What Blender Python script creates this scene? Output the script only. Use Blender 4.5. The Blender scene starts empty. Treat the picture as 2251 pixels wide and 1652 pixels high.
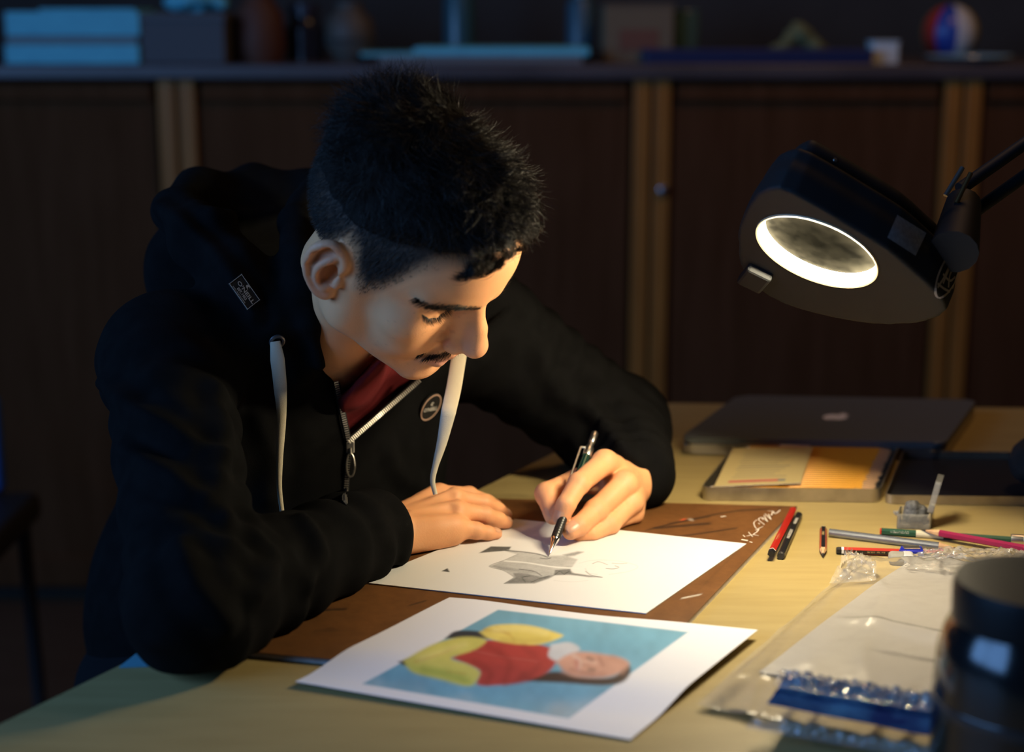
import bpy, bmesh, math, random
import numpy as np
from mathutils import Vector, Matrix
from mathutils.bvhtree import BVHTree

random.seed(7)
rng = np.random.default_rng(11)
scene = bpy.context.scene
COL = scene.collection
T = 0.75                      # height of the table top above the floor

# ------------------------------------------------------------------ camera
IMG_W, IMG_H, FPX, PITCH, CAM_H = 2251, 1652, 3500.0, 0.224, 0.517
cam_data = bpy.data.cameras.new('camera')
cam_data.sensor_width = 36.0
cam_data.lens = FPX / IMG_W * 36.0
cam_data.clip_start = 0.05
cam_data.dof.use_dof = True
cam_data.dof.focus_distance = 1.49
cam_data.dof.aperture_fstop = 2.7
cam = bpy.data.objects.new('camera', cam_data)
COL.objects.link(cam)
cam.location = (0, 0, T + CAM_H)
cam.rotation_euler = (math.pi / 2 - PITCH, 0, 0)
scene.camera = cam

# ------------------------------------------------------------------ world, daylight, exposure
world = bpy.data.worlds.new('world')
scene.world = world
world.use_nodes = True
bg = world.node_tree.nodes['Background']
bg.inputs['Color'].default_value = (0.62, 0.60, 0.62, 1)
bg.inputs['Strength'].default_value = 0.006

def area_light(name, loc, target, size, power, color):
    d = bpy.data.lights.new(name, 'AREA')
    d.shape = 'RECTANGLE'
    d.size, d.size_y = size
    d.energy = power
    d.color = color
    o = bpy.data.objects.new(name, d)
    COL.objects.link(o)
    o.location = loc
    o.rotation_euler = (Vector(target) - Vector(loc)).to_track_quat('-Z', 'Y').to_euler()
    return o
# dusk daylight falling in through the window in the left wall, and the weak warm ceiling lamp at the back of the room
area_light('window_daylight', (-2.38, 0.25, 1.80), (0.2, 1.70, 0.95), (2.6, 1.3), 74.0, (0.20, 0.46, 1.0))
area_light('ceiling_lamp', (0.9, 2.3, 2.70), (0.9, 2.9, 0.6), (0.5, 0.5), 7.5, (1.0, 0.56, 0.26))

scene.view_settings.view_transform = 'Standard'
scene.view_settings.look = 'None'
scene.view_settings.gamma = 1.0
scene.view_settings.exposure = 0.0
scene.view_settings.use_curve_mapping = False

# ------------------------------------------------------------------ projection helpers (z is measured from the table top)
_c, _s = math.cos(PITCH), math.sin(PITCH)
def ray(px, py):
    u = (px - IMG_W / 2) / FPX; v = -(py - IMG_H / 2) / FPX
    return np.array([u, _c + v * _s, -_s + v * _c])
def G(px, py, z=0.0):
    d = ray(px, py); t = (z - CAM_H) / d[2]
    return np.array([0, 0, CAM_H]) + d * t
def P(px, py, Y):
    d = ray(px, py)
    return np.array([0, 0, CAM_H]) + d * (Y / d[1])

# ------------------------------------------------------------------ material helpers
MATS = {}
def mat(name, color=(.5, .5, .5), rough=.6, metal=0.0, spec=.5, noise=None, bump=None, attr=None,
        emit=None, alpha=None, trans=None, sheen=None, coat=None, sss=None, aniso_noise=None):
    """noise=(scale, colour2, detail, stretch)  bump=(scale, strength, distance)"""
    if name in MATS:
        return MATS[name]
    m = bpy.data.materials.new(name)
    m.use_nodes = True
    nt = m.node_tree
    b = nt.nodes['Principled BSDF']
    b.inputs['Base Color'].default_value = (*color, 1)
    b.inputs['Roughness'].default_value = rough
    b.inputs['Metallic'].default_value = metal
    b.inputs['Specular IOR Level'].default_value = spec
    tc = nt.nodes.new('ShaderNodeTexCoord')
    src = None
    if attr:
        a = nt.nodes.new('ShaderNodeAttribute'); a.attribute_name = attr
        src = a.outputs['Color']
    if noise:
        sc, c2, det, st = noise
        mp = nt.nodes.new('ShaderNodeMapping'); mp.inputs['Scale'].default_value = st
        nt.links.new(tc.outputs['Object'], mp.inputs['Vector'])
        n = nt.nodes.new('ShaderNodeTexNoise'); n.inputs['Scale'].default_value = sc; n.inputs['Detail'].default_value = det
        nt.links.new(mp.outputs['Vector'], n.inputs['Vector'])
        r = nt.nodes.new('ShaderNodeMapRange'); r.inputs[1].default_value = .32; r.inputs[2].default_value = .68
        nt.links.new(n.outputs['Fac'], r.inputs[0])
        mx = nt.nodes.new('ShaderNodeMix'); mx.data_type = 'RGBA'
        nt.links.new(r.outputs[0], mx.inputs[0])
        if src is not None:
            nt.links.new(src, mx.inputs[6])
            mul = nt.nodes.new('ShaderNodeMix'); mul.data_type = 'RGBA'; mul.blend_type = 'MULTIPLY'
            mul.inputs[0].default_value = 1
            nt.links.new(src, mul.inputs[6]); mul.inputs[7].default_value = (*c2, 1)
            nt.links.new(mul.outputs[2], mx.inputs[7])
        else:
            mx.inputs[6].default_value = (*color, 1); mx.inputs[7].default_value = (*c2, 1)
        src = mx.outputs[2]
    if src is not None:
        nt.links.new(src, b.inputs['Base Color'])
    if bump:
        n2 = nt.nodes.new('ShaderNodeTexNoise'); n2.inputs['Scale'].default_value = bump[0]; n2.inputs['Detail'].default_value = 4
        nt.links.new(tc.outputs['Object'], n2.inputs['Vector'])
        bp = nt.nodes.new('ShaderNodeBump'); bp.inputs['Strength'].default_value = bump[1]; bp.inputs['Distance'].default_value = bump[2]
        nt.links.new(n2.outputs['Fac'], bp.inputs['Height'])
        nt.links.new(bp.outputs['Normal'], b.inputs['Normal'])
    if emit:
        b.inputs['Emission Color'].default_value = (*emit[0], 1); b.inputs['Emission Strength'].default_value = emit[1]
    if trans is not None:
        b.inputs['Transmission Weight'].default_value = trans
    if alpha is not None:
        b.inputs['Alpha'].default_value = alpha
    if sheen:
        b.inputs['Sheen Weight'].default_value = sheen[0]; b.inputs['Sheen Roughness'].default_value = sheen[1]
        b.inputs['Sheen Tint'].default_value = (*sheen[2], 1)
    if coat:
        b.inputs['Coat Weight'].default_value = coat[0]; b.inputs['Coat Roughness'].default_value = coat[1]
    if sss:
        b.inputs['Subsurface Weight'].default_value = sss[0]
        b.inputs['Subsurface Radius'].default_value = sss[1]; b.inputs['Subsurface Scale'].default_value = sss[2]
    MATS[name] = m
    return m

# ------------------------------------------------------------------ object helpers
def tag(o, label=None, cat=None, group=None, kind=None):
    if label: o['label'] = label
    if cat: o['category'] = cat
    if group: o['group'] = group
    if kind: o['kind'] = kind
    return o
def empty(name, loc=(0, 0, 0), rz=0.0):
    o = bpy.data.objects.new(name, None); COL.objects.link(o)
    o.location = loc; o.rotation_euler = (0, 0, rz); o.empty_display_size = .02
    return o
def link(name, me, m=None, parent=None, loc=None):
    o = bpy.data.objects.new(name, me); COL.objects.link(o)
    if m is not None:
        for x in (m if isinstance(m, (list, tuple)) else [m]): me.materials.append(x)
    if parent is not None: o.parent = parent
    if loc is not None: o.location = loc
    return o
def set_smooth(me, angle=None):
    me.polygons.foreach_set('use_smooth', np.ones(len(me.polygons), bool))
    if angle is not None:
        try: me.set_sharp_from_angle(angle=math.radians(angle))
        except Exception: pass
def mesh_np(name, V, Fc, smooth=True, colors=None, midx=None):
    me = bpy.data.meshes.new(name)
    V = np.asarray(V, np.float32); Fc = np.asarray(Fc, np.int32)
    k = Fc.shape[1]
    me.vertices.add(len(V)); me.vertices.foreach_set('co', V.ravel())
    me.loops.add(Fc.size); me.loops.foreach_set('vertex_index', Fc.ravel())
    me.polygons.add(len(Fc)); me.polygons.foreach_set('loop_start', np.arange(0, Fc.size, k, dtype=np.int32))
    me.polygons.foreach_set('loop_total', np.full(len(Fc), k, np.int32))
    if midx is not None: me.polygons.foreach_set('material_index', np.asarray(midx, np.int32))
    me.update(calc_edges=True); me.validate()
    if smooth: set_smooth(me)
    if colors is not None:
        a = me.color_attributes.new('Col', 'FLOAT_COLOR', 'POINT')
        c4 = np.ones((len(V), 4), np.float32); c4[:, :3] = colors
        a.data.foreach_set('color', c4.ravel())
    return me

class MB:
    """collects shapes of one part into one bmesh"""
    def __init__(s): s.bm = bmesh.new()
    def box(s, c, size, rot=None, bevel=0.0, seg=2, mi=0):
        r = bmesh.ops.create_cube(s.bm, size=1.0)
        vs = r['verts']
        bmesh.ops.scale(s.bm, vec=Vector(size), verts=vs)
        if bevel > 0:
            es = list({e for v in vs for e in v.link_edges})
            rr = bmesh.ops.bevel(s.bm, geom=es, offset=bevel, segments=seg, profile=.5, affect='EDGES')
            vs = list({v for f in rr['faces'] for v in f.verts} | {v for v in vs if v.is_valid})
            # include remaining verts of the cube
            seen = set(vs); st = list(vs)
            while st:
                v = st.pop()
                for e in v.link_edges:
                    o = e.other_vert(v)
                    if o not in seen: seen.add(o); st.append(o)
            vs = list(seen)
        M = (rot.to_4x4() if rot is not None else Matrix.Identity(4))
        bmesh.ops.transform(s.bm, matrix=Matrix.Translation(Vector(c)) @ M, verts=vs)
        if mi:
            for f in {f for v in vs for f in v.link_faces}: f.material_index = mi
        return s
    def tube(s, pts, radii, n=10, cap=True, flat=None, mi=0):
        """swept tube; flat=(axis vector, factor) squashes the section along an axis"""
        pts = [Vector(p) for p in pts]
        if not hasattr(radii, '__len__'): radii = [radii] * len(pts)
        rings = []
        up = None
        for i, p in enumerate(pts):
            t = (pts[min(i + 1, len(pts) - 1)] - pts[max(i - 1, 0)]).normalized()
            if up is None:
                up = Vector((0, 0, 1)) if abs(t.z) < .9 else Vector((1, 0, 0))
                if flat: up = Vector(flat[0])
            a = t.cross(up).normalized(); b = a.cross(t).normalized()
            up = b if not flat else up
            f = flat[1] if flat else 1.0
            rings.append([s.bm.verts.new(p + a * math.cos(2 * math.pi * k / n) * radii[i] + b * math.sin(2 * math.pi * k / n) * radii[i] * f) for k in range(n)])
        fs = []
        for r0, r1 in zip(rings, rings[1:]):
            for k in range(n):
                fs.append(s.bm.faces.new((r0[k], r0[(k + 1) % n], r1[(k + 1) % n], r1[k])))
        if cap:
            fs.append(s.bm.faces.new(rings[0][::-1])); fs.append(s.bm.faces.new(rings[-1]))
        for f in fs: f.material_index = mi
        return s
    def lathe(s, prof, n=32, M=None, mi=0):
        """prof = [(r, z)...] about local z"""
        rings = []
        M = M or Matrix.Identity(4)
        for r, z in prof:
            if r < 1e-6: rings.append([s.bm.verts.new(M @ Vector((0, 0, z)))])
            else: rings.append([s.bm.verts.new(M @ Vector((r * math.cos(2 * math.pi * k / n), r * math.sin(2 * math.pi * k / n), z))) for k in range(n)])
        for r0, r1 in zip(rings, rings[1:]):
            for k in range(n):
                k2 = (k + 1) % n
                q = []
                for v in ((r0[k % len(r0)]), (r0[k2 % len(r0)]), (r1[k2 % len(r1)]), (r1[k % len(r1)])):
                    if v not in q: q.append(v)
                if len(q) > 2:
                    f = s.bm.faces.new(q); f.material_index = mi
        return s
    def prism(s, pts, z0, z1, M=None, mi=0, bevel=0.0):
        M = M or Matrix.Identity(4)
        lo = [s.bm.verts.new(M @ Vector((x, y, z0))) for x, y in pts]
        hi = [s.bm.verts.new(M @ Vector((x, y, z1))) for x, y in pts]
        n = len(pts); fs = [s.bm.faces.new(lo[::-1]), s.bm.faces.new(hi)]
        for k in range(n): fs.append(s.bm.faces.new((lo[k], lo[(k + 1) % n], hi[(k + 1) % n], hi[k])))
        for f in fs: f.material_index = mi
        if bevel > 0:
            es = [e for e in fs[1].edges] + [e for e in fs[0].edges]
            bmesh.ops.bevel(s.bm, geom=es, offset=bevel, segments=2, profile=.5, affect='EDGES')
        return s
    def poly(s, pts, mi=0):
        f = s.bm.faces.new([s.bm.verts.new(Vector(p)) for p in pts]); f.material_index = mi
        return s
    def build(s, name, m=None, parent=None, smooth=None, loc=None, rot=None):
        bmesh.ops.recalc_face_normals(s.bm, faces=s.bm.faces)
        me = bpy.data.meshes.new(name); s.bm.to_mesh(me); s.bm.free()
        if smooth: set_smooth(me, smooth)
        o = link(name, me, m, parent)
        if loc is not None: o.location = loc
        if rot is not None: o.rotation_euler = rot
        return o
def copy_tree(o, parent=None):
    c = o.copy(); COL.objects.link(c); c.parent = parent
    for ch in o.children: copy_tree(ch, c)
    return c
def round_rect(w, d, r, n=6):
    pts = []
    for cx, cy, a0 in ((w / 2 - r, d / 2 - r, 0), (-w / 2 + r, d / 2 - r, 90), (-w / 2 + r, -d / 2 + r, 180), (w / 2 - r, -d / 2 + r, 270)):
        for k in range(n + 1):
            a = math.radians(a0 + 90 * k / n); pts.append((cx + r * math.cos(a), cy + r * math.sin(a)))
    return pts
def text_mesh(body, size, extrude=.0002, bold=0.0, shear=0.0, sx=1.0):
    cu = bpy.data.curves.new('lettering', 'FONT'); cu.body = body; cu.size = size; cu.extrude = extrude
    cu.align_x = 'CENTER'; cu.align_y = 'CENTER'; cu.offset = bold; cu.shear = shear; cu.resolution_u = 3
    o = bpy.data.objects.new('lettering', cu); COL.objects.link(o)
    dg = bpy.context.evaluated_depsgraph_get(); dg.update()
    me = bpy.data.meshes.new_from_object(o.evaluated_get(dg))
    bpy.data.objects.remove(o); bpy.data.curves.remove(cu)
    if sx != 1.0:
        for v in me.vertices: v.co.x *= sx
    return me

# ------------------------------------------------------------------ implicit surfaces (smooth blends of simple solids, meshed by surface nets)
f32 = np.float32
def smin(a, b, k):
    h = np.maximum(k - np.abs(a - b), 0) / k
    return np.minimum(a, b) - h * h * k * f32(.25)
def smax(a, b, k): return -smin(-a, -b, k)
def sph(p, c, r):
    q = p - np.asarray(c, f32); return np.sqrt(np.einsum('ij,ij->i', q, q)) - f32(r)
def ell(p, c, r, B=None):
    q = p - np.asarray(c, f32)
    if B is not None: q = q @ np.asarray(B, f32)          # columns of B are the axes
    r = np.asarray(r, f32)
    a = q / r; b = a / r
    k0 = np.sqrt(np.einsum('ij,ij->i', a, a)); k1 = np.sqrt(np.einsum('ij,ij->i', b, b)) + f32(1e-9)
    return k0 * (k0 - 1) / k1
def rc(p, a, b, r1, r2):
    a = np.asarray(a, f32); b = np.asarray(b, f32); d = b - a
    q = p - a
    L2 = f32(max(float(d @ d), 1e-12))
    qd = q @ d
    h = np.clip(qd / L2, 0, 1)
    qq = np.einsum('ij,ij->i', q, q) - h * (2 * qd - h * L2)
    return np.sqrt(np.maximum(qq, 0)) - (f32(r1) + h * f32(r2 - r1))
def chain(p, pts, rs, k=0.004):
    d = None
    for i in range(len(pts) - 1):
        e = rc(p, pts[i], pts[i + 1], rs[i], rs[i + 1])
        d = e if d is None else smin(d, e, f32(k))
    return d
def boxs(p, c, hs, r, B=None):
    q = p - np.asarray(c, f32)
    if B is not None: q = q @ np.asarray(B, f32)
    q = np.abs(q) - (np.asarray(hs, f32) - f32(r))
    return np.sqrt((np.maximum(q, 0) ** 2).sum(1)) + np.minimum(q.max(1), 0) - f32(r)
def polygonise(f, lo, hi, h, B=8, slack=1.7):
    lo = np.asarray(lo, np.float64); hi = np.asarray(hi, np.float64)
    nb = np.ceil((hi - lo) / (h * B)).astype(int)
    gi = np.stack(np.meshgrid(*[np.arange(n) for n in nb], indexing='ij'), -1).reshape(-1, 3)
    keep = []
    for s0 in range(0, len(gi), 200000):
        g = gi[s0:s0 + 200000]
        c = (lo + (g + .5) * (h * B)).astype(f32)
        keep.append(np.abs(f(c)) < h * B * .87 * slack)
    act = gi[np.concatenate(keep)]
    sub = np.array([[i, j, k] for i in (0, 1) for j in (0, 1) for k in (0, 1)])
    act = (act[:, None, :] * 2 + sub[None]).reshape(-1, 3); B //= 2; nb = nb * 2
    keep = []
    for s0 in range(0, len(act), 200000):
        c = (lo + (act[s0:s0 + 200000] + .5) * (h * B)).astype(f32)
        keep.append(np.abs(f(c)) < h * B * .87 * slack)
    act = act[np.concatenate(keep)]
    off = np.stack(np.meshgrid(*[np.arange(B + 1)] * 3, indexing='ij'), -1).reshape(-1, 3)
    N = (nb * B + 2).astype(np.int64)
    lin_all, vert_all, corner_all = [], [], []
    step = max(1, 1500000 // len(off))
    corners = np.array([[i, j, k] for i in (0, 1) for j in (0, 1) for k in (0, 1)])
    edges = [(a, b) for a in range(8) for b in range(a + 1, 8) if np.abs(corners[a] - corners[b]).sum() == 1]
    for s0 in range(0, len(act), step):
        a = act[s0:s0 + step]
        pts = (lo + ((a[:, None, :] * B + off[None]) * h)).reshape(-1, 3).astype(f32)
        v = f(pts).reshape(len(a), B + 1, B + 1, B + 1)
        cv = np.stack([v[:, i:i + B, j:j + B, k:k + B] for i, j, k in corners], -1)
        ins = cv < 0
        m = ins.any(-1) & ~ins.all(-1)
        bi, i, j, k = np.nonzero(m)
        if len(bi) == 0: continue
        c8 = cv[bi, i, j, k]
        base = a[bi] * B + np.stack([i, j, k], -1)
        acc = np.zeros((len(bi), 3)); cnt = np.zeros(len(bi))
        for e0, e1 in edges:
            v0, v1 = c8[:, e0], c8[:, e1]
            x = (v0 < 0) != (v1 < 0)
            t = np.where(x, v0 / np.where(x, v0 - v1, 1), 0)
            pt = corners[e0] + (corners[e1] - corners[e0]) * t[:, None]
            acc += pt * x[:, None]; cnt += x
        vert_all.append(lo + (base + acc / cnt[:, None]) * h)
        lin_all.append((base[:, 0] * N[1] + base[:, 1]) * N[2] + base[:, 2])
        corner_all.append(np.concatenate([base, c8[:, [0, 4, 2, 1]] < 0], 1))
    lin = np.concatenate(lin_all); V = np.concatenate(vert_all); C = np.concatenate(corner_all)
    o = np.argsort(lin); lin = lin[o]; V = V[o]; C = C[o]
    stride = np.array([N[1] * N[2], N[2], 1])
    quads = []
    for ax in range(3):
        b_, c_ = (ax + 1) % 3, (ax + 2) % 3
        s0 = C[:, 3].astype(bool); s1 = C[:, 4 + ax].astype(bool)
        m = np.nonzero(s0 != s1)[0]
        ids = []
        ok = np.ones(len(m), bool)
        for db, dc in ((0, 0), (1, 0), (1, 1), (0, 1)):
            key = lin[m] - db * stride[b_] - dc * stride[c_]
            q = np.clip(np.searchsorted(lin, key), 0, len(lin) - 1)
            ok &= lin[q] == key
            ids.append(q)
        q = np.stack(ids, 1)[ok]; fl = s0[m][ok]
        q[~fl] = q[~fl][:, ::-1]
        quads.append(q)
    return V, np.concatenate(quads)
def pnoise(p, scale, seed=0):
    """smooth value noise in numpy, range about -1..1"""
    q = p.astype(f32) * f32(scale) + f32(seed * 17.31)
    i = np.floor(q).astype(np.int64); t = q - i; t = t * t * (3 - 2 * t)
    def hsh(x, y, z):
        n = (x * 374761393 + y * 668265263 + z * 1274126177) & 0xffffffff
        n = ((n ^ (n >> 13)) * 1274126177) & 0xffffffff
        return ((n ^ (n >> 16)) & 0xffff).astype(f32) / f32(32767.5) - 1
    r = 0
    for a in (0, 1):
        wa = t[:, 0] if a else 1 - t[:, 0]
        for b in (0, 1):
            wb = t[:, 1] if b else 1 - t[:, 1]
            for c in (0, 1):
                wc = t[:, 2] if c else 1 - t[:, 2]
                r = r + hsh(i[:, 0] + a, i[:, 1] + b, i[:, 2] + c) * wa * wb * wc
    return r
def normals_of(V, Fc):
    V = np.asarray(V, np.float64)
    n = np.cross(V[Fc[:, 2]] - V[Fc[:, 0]], V[Fc[:, 3]] - V[Fc[:, 1]])
    N = np.zeros_like(V)
    for k in range(4): np.add.at(N, Fc[:, k], n)
    return N / (np.linalg.norm(N, axis=1)[:, None] + 1e-12)
def ss(x, a, b):
    t = np.clip((x - a) / (b - a), 0, 1); return t * t * (3 - 2 * t)

def displace(V, Q, amount):
    return V + normals_of(V, Q) * np.asarray(amount)[:, None]
# ================================================================== the room
def struct(name, mb, m, smooth=None):
    o = mb.build(name, m, None, smooth); o['kind'] = 'structure'; return o
m_floor = mat('floor_boards', (.060, .032, .017), .55, noise=(3, (.085, .048, .026), 5, (1, 14, 1)))
m_wall = mat('dark_wall', (.030, .027, .024), .9, noise=(6, (.040, .036, .032), 3, (1, 1, 1)))
m_wood_dark = mat('dark_cabinet_wood', (.092, .036, .014), .75, spec=.06, noise=(4, (.070, .026, .009), 5, (10, 10, 1)))
m_wood_edge = mat('ochre_wood', (.36, .140, .026), .45, spec=.25, noise=(5, (.27, .10, .018), 5, (12, 12, 1)))
struct('floor', MB().box((0, 1.0, -.02), (5.4, 6.2, .04)), m_floor)
struct('wall_back', MB().box((0, 4.05, 1.4), (5.4, .10, 2.8)), m_wall)
wl = MB()
for c, sz in (((-2.45, 2.85, 1.4), (.10, 2.50, 2.8)), ((-2.45, -1.60, 1.4), (.10, 1.00, 2.8)), ((-2.45, .25, .55), (.10, 2.70, 1.1)), ((-2.45, .25, 2.65), (.10, 2.70, .3))):
    wl.box(c, sz)
struct('wall_left', wl, m_wall)
wf = MB()
for y in (-1.07, .25, 1.57): wf.box((-2.45, y, 1.8), (.08, .06, 1.42), bevel=.006)
for z in (1.1, 2.5): wf.box((-2.45, .25, z), (.08, 2.70, .06), bevel=.006)
struct('window_1', wf, mat('window_frame_paint', (.55, .55, .52), .5))

# ------------------------------------------------------------------ table
m_table = mat('birch_table_top', (.375, .285, .116), .55, spec=.25, noise=(9, (.330, .247, .097), 6, (1.2, 9, 1)), bump=(260, .06, .0006))
ED = np.array([.566, .983]) / np.hypot(.566, .983)
def edge(y): return (-.382 + (y - 1.101) * .5758, y)
table = empty('table', (0, 1.2, 0)); tag(table, 'large ochre birch work table the drawing board lies on', 'table')
TP = [edge(.42), edge(2.105), (1.60, 2.02), (1.60, .42)]
def rounded_poly(pts, r=.02, n=5):
    out = []
    for i, p in enumerate(pts):
        a = np.array(pts[i - 1]) - p; b = np.array(pts[(i + 1) % len(pts)]) - p; p = np.array(p)
        a /= np.linalg.norm(a); b /= np.linalg.norm(b)
        s0, s1 = p + a * r, p + b * r
        for k in range(n + 1):
            t = k / n; out.append(tuple((1 - t) ** 2 * s0 + 2 * t * (1 - t) * p + t * t * s1))
    return out
tt = MB().prism([(x, y - 1.2) for x, y in rounded_poly(TP)][::-1], T - .028, T, bevel=.003)
tt.build('tabletop', m_table, table)
m_leg = mat('table_leg_paint', (.05, .045, .04), .5)
for x, y in ((-.42, .55), (.26, 1.97), (1.48, 1.92), (1.48, .55)):
    MB().box((x, y - 1.2, (T - .028) / 2), (.055, .055, T - .028), bevel=.004).build('leg', m_leg, table)

# ================================================================== background: low cabinets along the back wall
CY = 3.30
def cx(px): return P(px, 400, CY)[0]
CT = P(1125, 142, CY)[2] + T               # counter height
xs = [cx(-620), cx(395), cx(1431), cx(2108), cx(2980)]
labs = ['dark wood cabinet left of the person, with a light stile at its right edge', 'wide dark wood cabinet directly behind the person and their head',
        'dark wood cabinet behind the lamp, with a small round lock', 'dark wood cabinet at the far right, behind the lamp arm']
for i in range(4):
    x0, x1 = xs[i], xs[i + 1]; w = x1 - x0
    cab = empty('cabinet', ((x0 + x1) / 2, CY + .25, 0)); tag(cab, labs[i], 'cabinet', 'low cabinets along the back wall')
    hgt = CT - .05
    b = MB().box((0, 0.01, hgt / 2 + .04), (w - .004, .46, hgt - .08))
    b.build('carcass', m_wood_dark, cab)
    MB().box((0, .02, .03), (w - .03, .42, .06)).build('plinth', m_wall, cab)
    door = MB().box((0, -.232, hgt / 2 + .03), (w - .094, .012, hgt - .11)).build('panel', m_wood_dark, cab)
    sw = .034
    for s in (-1, 1):
        MB().box((s * (w / 2 - sw / 2 - .004), -.238, hgt / 2 + .03), (sw, .022, hgt - .02), bevel=.003).build('stile', m_wood_edge, cab)
    MB().box((0, -.238, hgt - .005), (w - .10, .020, .035), bevel=.003).build('rail', m_wood_dark, cab)
    MB().box((0, -.238, .075), (w - .10, .020, .07), bevel=.003).build('rail', m_wood_dark, cab)
    if i == 2:
        MB().lathe([(0, 0), (.011, 0), (.011, .006), (.008, .008), (0, .008)], 16, Matrix.Translation((-w / 2 + sw * .75, -.249, P(0, 418, CY)[2] + T)) @ Matrix.Rotation(math.pi / 2, 4, 'X')).build('lock', mat('lock_metal', (.25, .25, .27), .35, metal=1), cab, smooth=40)
ct = MB().box(((xs[0] + xs[4]) / 2, CY + .27, CT - .014), (xs[4] - xs[0], .56, .03), bevel=.004).build('worktop', mat('worktop_laminate', (.095, .072, .070), .38, noise=(5, (.065, .048, .046), 4, (1, 8, 1))))
tag(ct, 'long dark worktop on top of the cabinets along the back wall', 'worktop')
# ================================================================== things on the table
def to_px(V):
    V = np.asarray(V); x, y, z = V[..., 0], V[..., 1], V[..., 2] - CAM_H
    fw = y * _c - z * _s; up = y * _s + z * _c
    return np.stack([IMG_W / 2 + FPX * x / fw, IMG_H / 2 - FPX * up / fw], -1)
def poly_sd(q, pts):
    """signed distance (negative inside) of 2-D points to a polygon"""
    pts = np.asarray(pts, float); d = np.full(len(q), 1e9); ins = np.zeros(len(q), bool)
    for a, b in zip(pts, np.roll(pts, -1, 0)):
        e = b - a; w = q - a
        t = np.clip((w @ e) / max(e @ e, 1e-9), 0, 1)
        d = np.minimum(d, np.linalg.norm(w - t[:, None] * e, axis=1))
        c = ((a[1] <= q[:, 1]) & (b[1] > q[:, 1])) | ((b[1] <= q[:, 1]) & (a[1] > q[:, 1]))
        with np.errstate(divide='ignore', invalid='ignore'):
            xi = a[0] + (q[:, 1] - a[1]) / (b[1] - a[1]) * (b[0] - a[0])
        ins ^= c & (q[:, 0] < xi)
    return np.where(ins, -d, d)
def line_d(q, pts):
    pts = np.asarray(pts, float); d = np.full(len(q), 1e9)
    for a, b in zip(pts[:-1], pts[1:]):
        e = b - a; w = q - a
        t = np.clip((w @ e) / max(e @ e, 1e-9), 0, 1)
        d = np.minimum(d, np.linalg.norm(w - t[:, None] * e, axis=1))
    return d
class Paint:
    def __init__(s, q, base): s.q = q; s.C = np.tile(np.asarray(base, float), (len(q), 1))
    def fill(s, pts, col, soft=2.0, a=1.0):
        w = a * np.clip(.5 - poly_sd(s.q, pts) / (2 * soft), 0, 1)[:, None]; s.C = s.C * (1 - w) + np.asarray(col) * w
    def line(s, pts, col, wd, soft=1.0, a=1.0):
        w = a * np.clip((wd / 2 + soft / 2 - line_d(s.q, pts)) / soft, 0, 1)[:, None]; s.C = s.C * (1 - w) + np.asarray(col) * w
def bez(p, n=6):
    """Catmull-Rom through points"""
    p = np.asarray(p, float); q = np.vstack([2 * p[0] - p[1], p, 2 * p[-1] - p[-2]]); out = []
    for i in range(1, len(q) - 2):
        for t in np.linspace(0, 1, n, endpoint=False):
            a, b, c, d = q[i - 1], q[i], q[i + 1], q[i + 2]
            out.append(.5 * ((2 * b) + (-a + c) * t + (2 * a - 5 * b + 4 * c - d) * t * t + (-a + 3 * b - 3 * c + d) * t ** 3))
    out.append(p[-1]); return np.array(out)
def sheet(name, quad, nu, nv, z_fn, m, parent, paint=None, thick=.0004, base_loc=(0, 0)):
    """thin sheet through four table points FL, FR, BR, BL, with its own thickness"""
    u, v = np.meshgrid(np.linspace(0, 1, nu), np.linspace(0, 1, nv), indexing='ij')
    u, v = u.ravel()[:, None], v.ravel()[:, None]
    FL, FRr, BRr, BL = [np.asarray(x)[:2] for x in quad]
    xy = (1 - u) * (1 - v) * FL + u * (1 - v) * FRr + u * v * BRr + (1 - u) * v * BL
    z = z_fn(u[:, 0], v[:, 0])
    V = np.concatenate([xy, z[:, None]], 1)
    col = paint(to_px(V), u[:, 0], v[:, 0]) if paint else None
    n = len(V)
    V2 = np.vstack([V, V - [0, 0, thick]])
    idx = np.arange(n).reshape(nu, nv)
    q = np.stack([idx[:-1, :-1], idx[1:, :-1], idx[1:, 1:], idx[:-1, 1:]], -1).reshape(-1, 4)
    rim = np.concatenate([idx[:, 0], idx[-1, 1:], idx[-2::-1, -1], idx[0, -2:0:-1]])
    r2 = np.roll(rim, -1)
    side = np.stack([rim + n, r2 + n, r2, rim], -1)
    Fq = np.vstack([q, q[:, ::-1] + n, side])
    if thick == 0: V2 = V.copy(); Fq = q                      # a film thinner than anything the picture resolves
    V2[:, 0] -= base_loc[0]; V2[:, 1] -= base_loc[1]; V2[:, 2] += T
    me = mesh_np(name, V2, Fq, smooth=True, colors=None if col is None else (col if thick == 0 else np.vstack([col, col * 0 + .8])))
    try: me.set_sharp_from_angle(angle=.8)
    except Exception: pass
    return link(name, me, m, parent)

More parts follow.
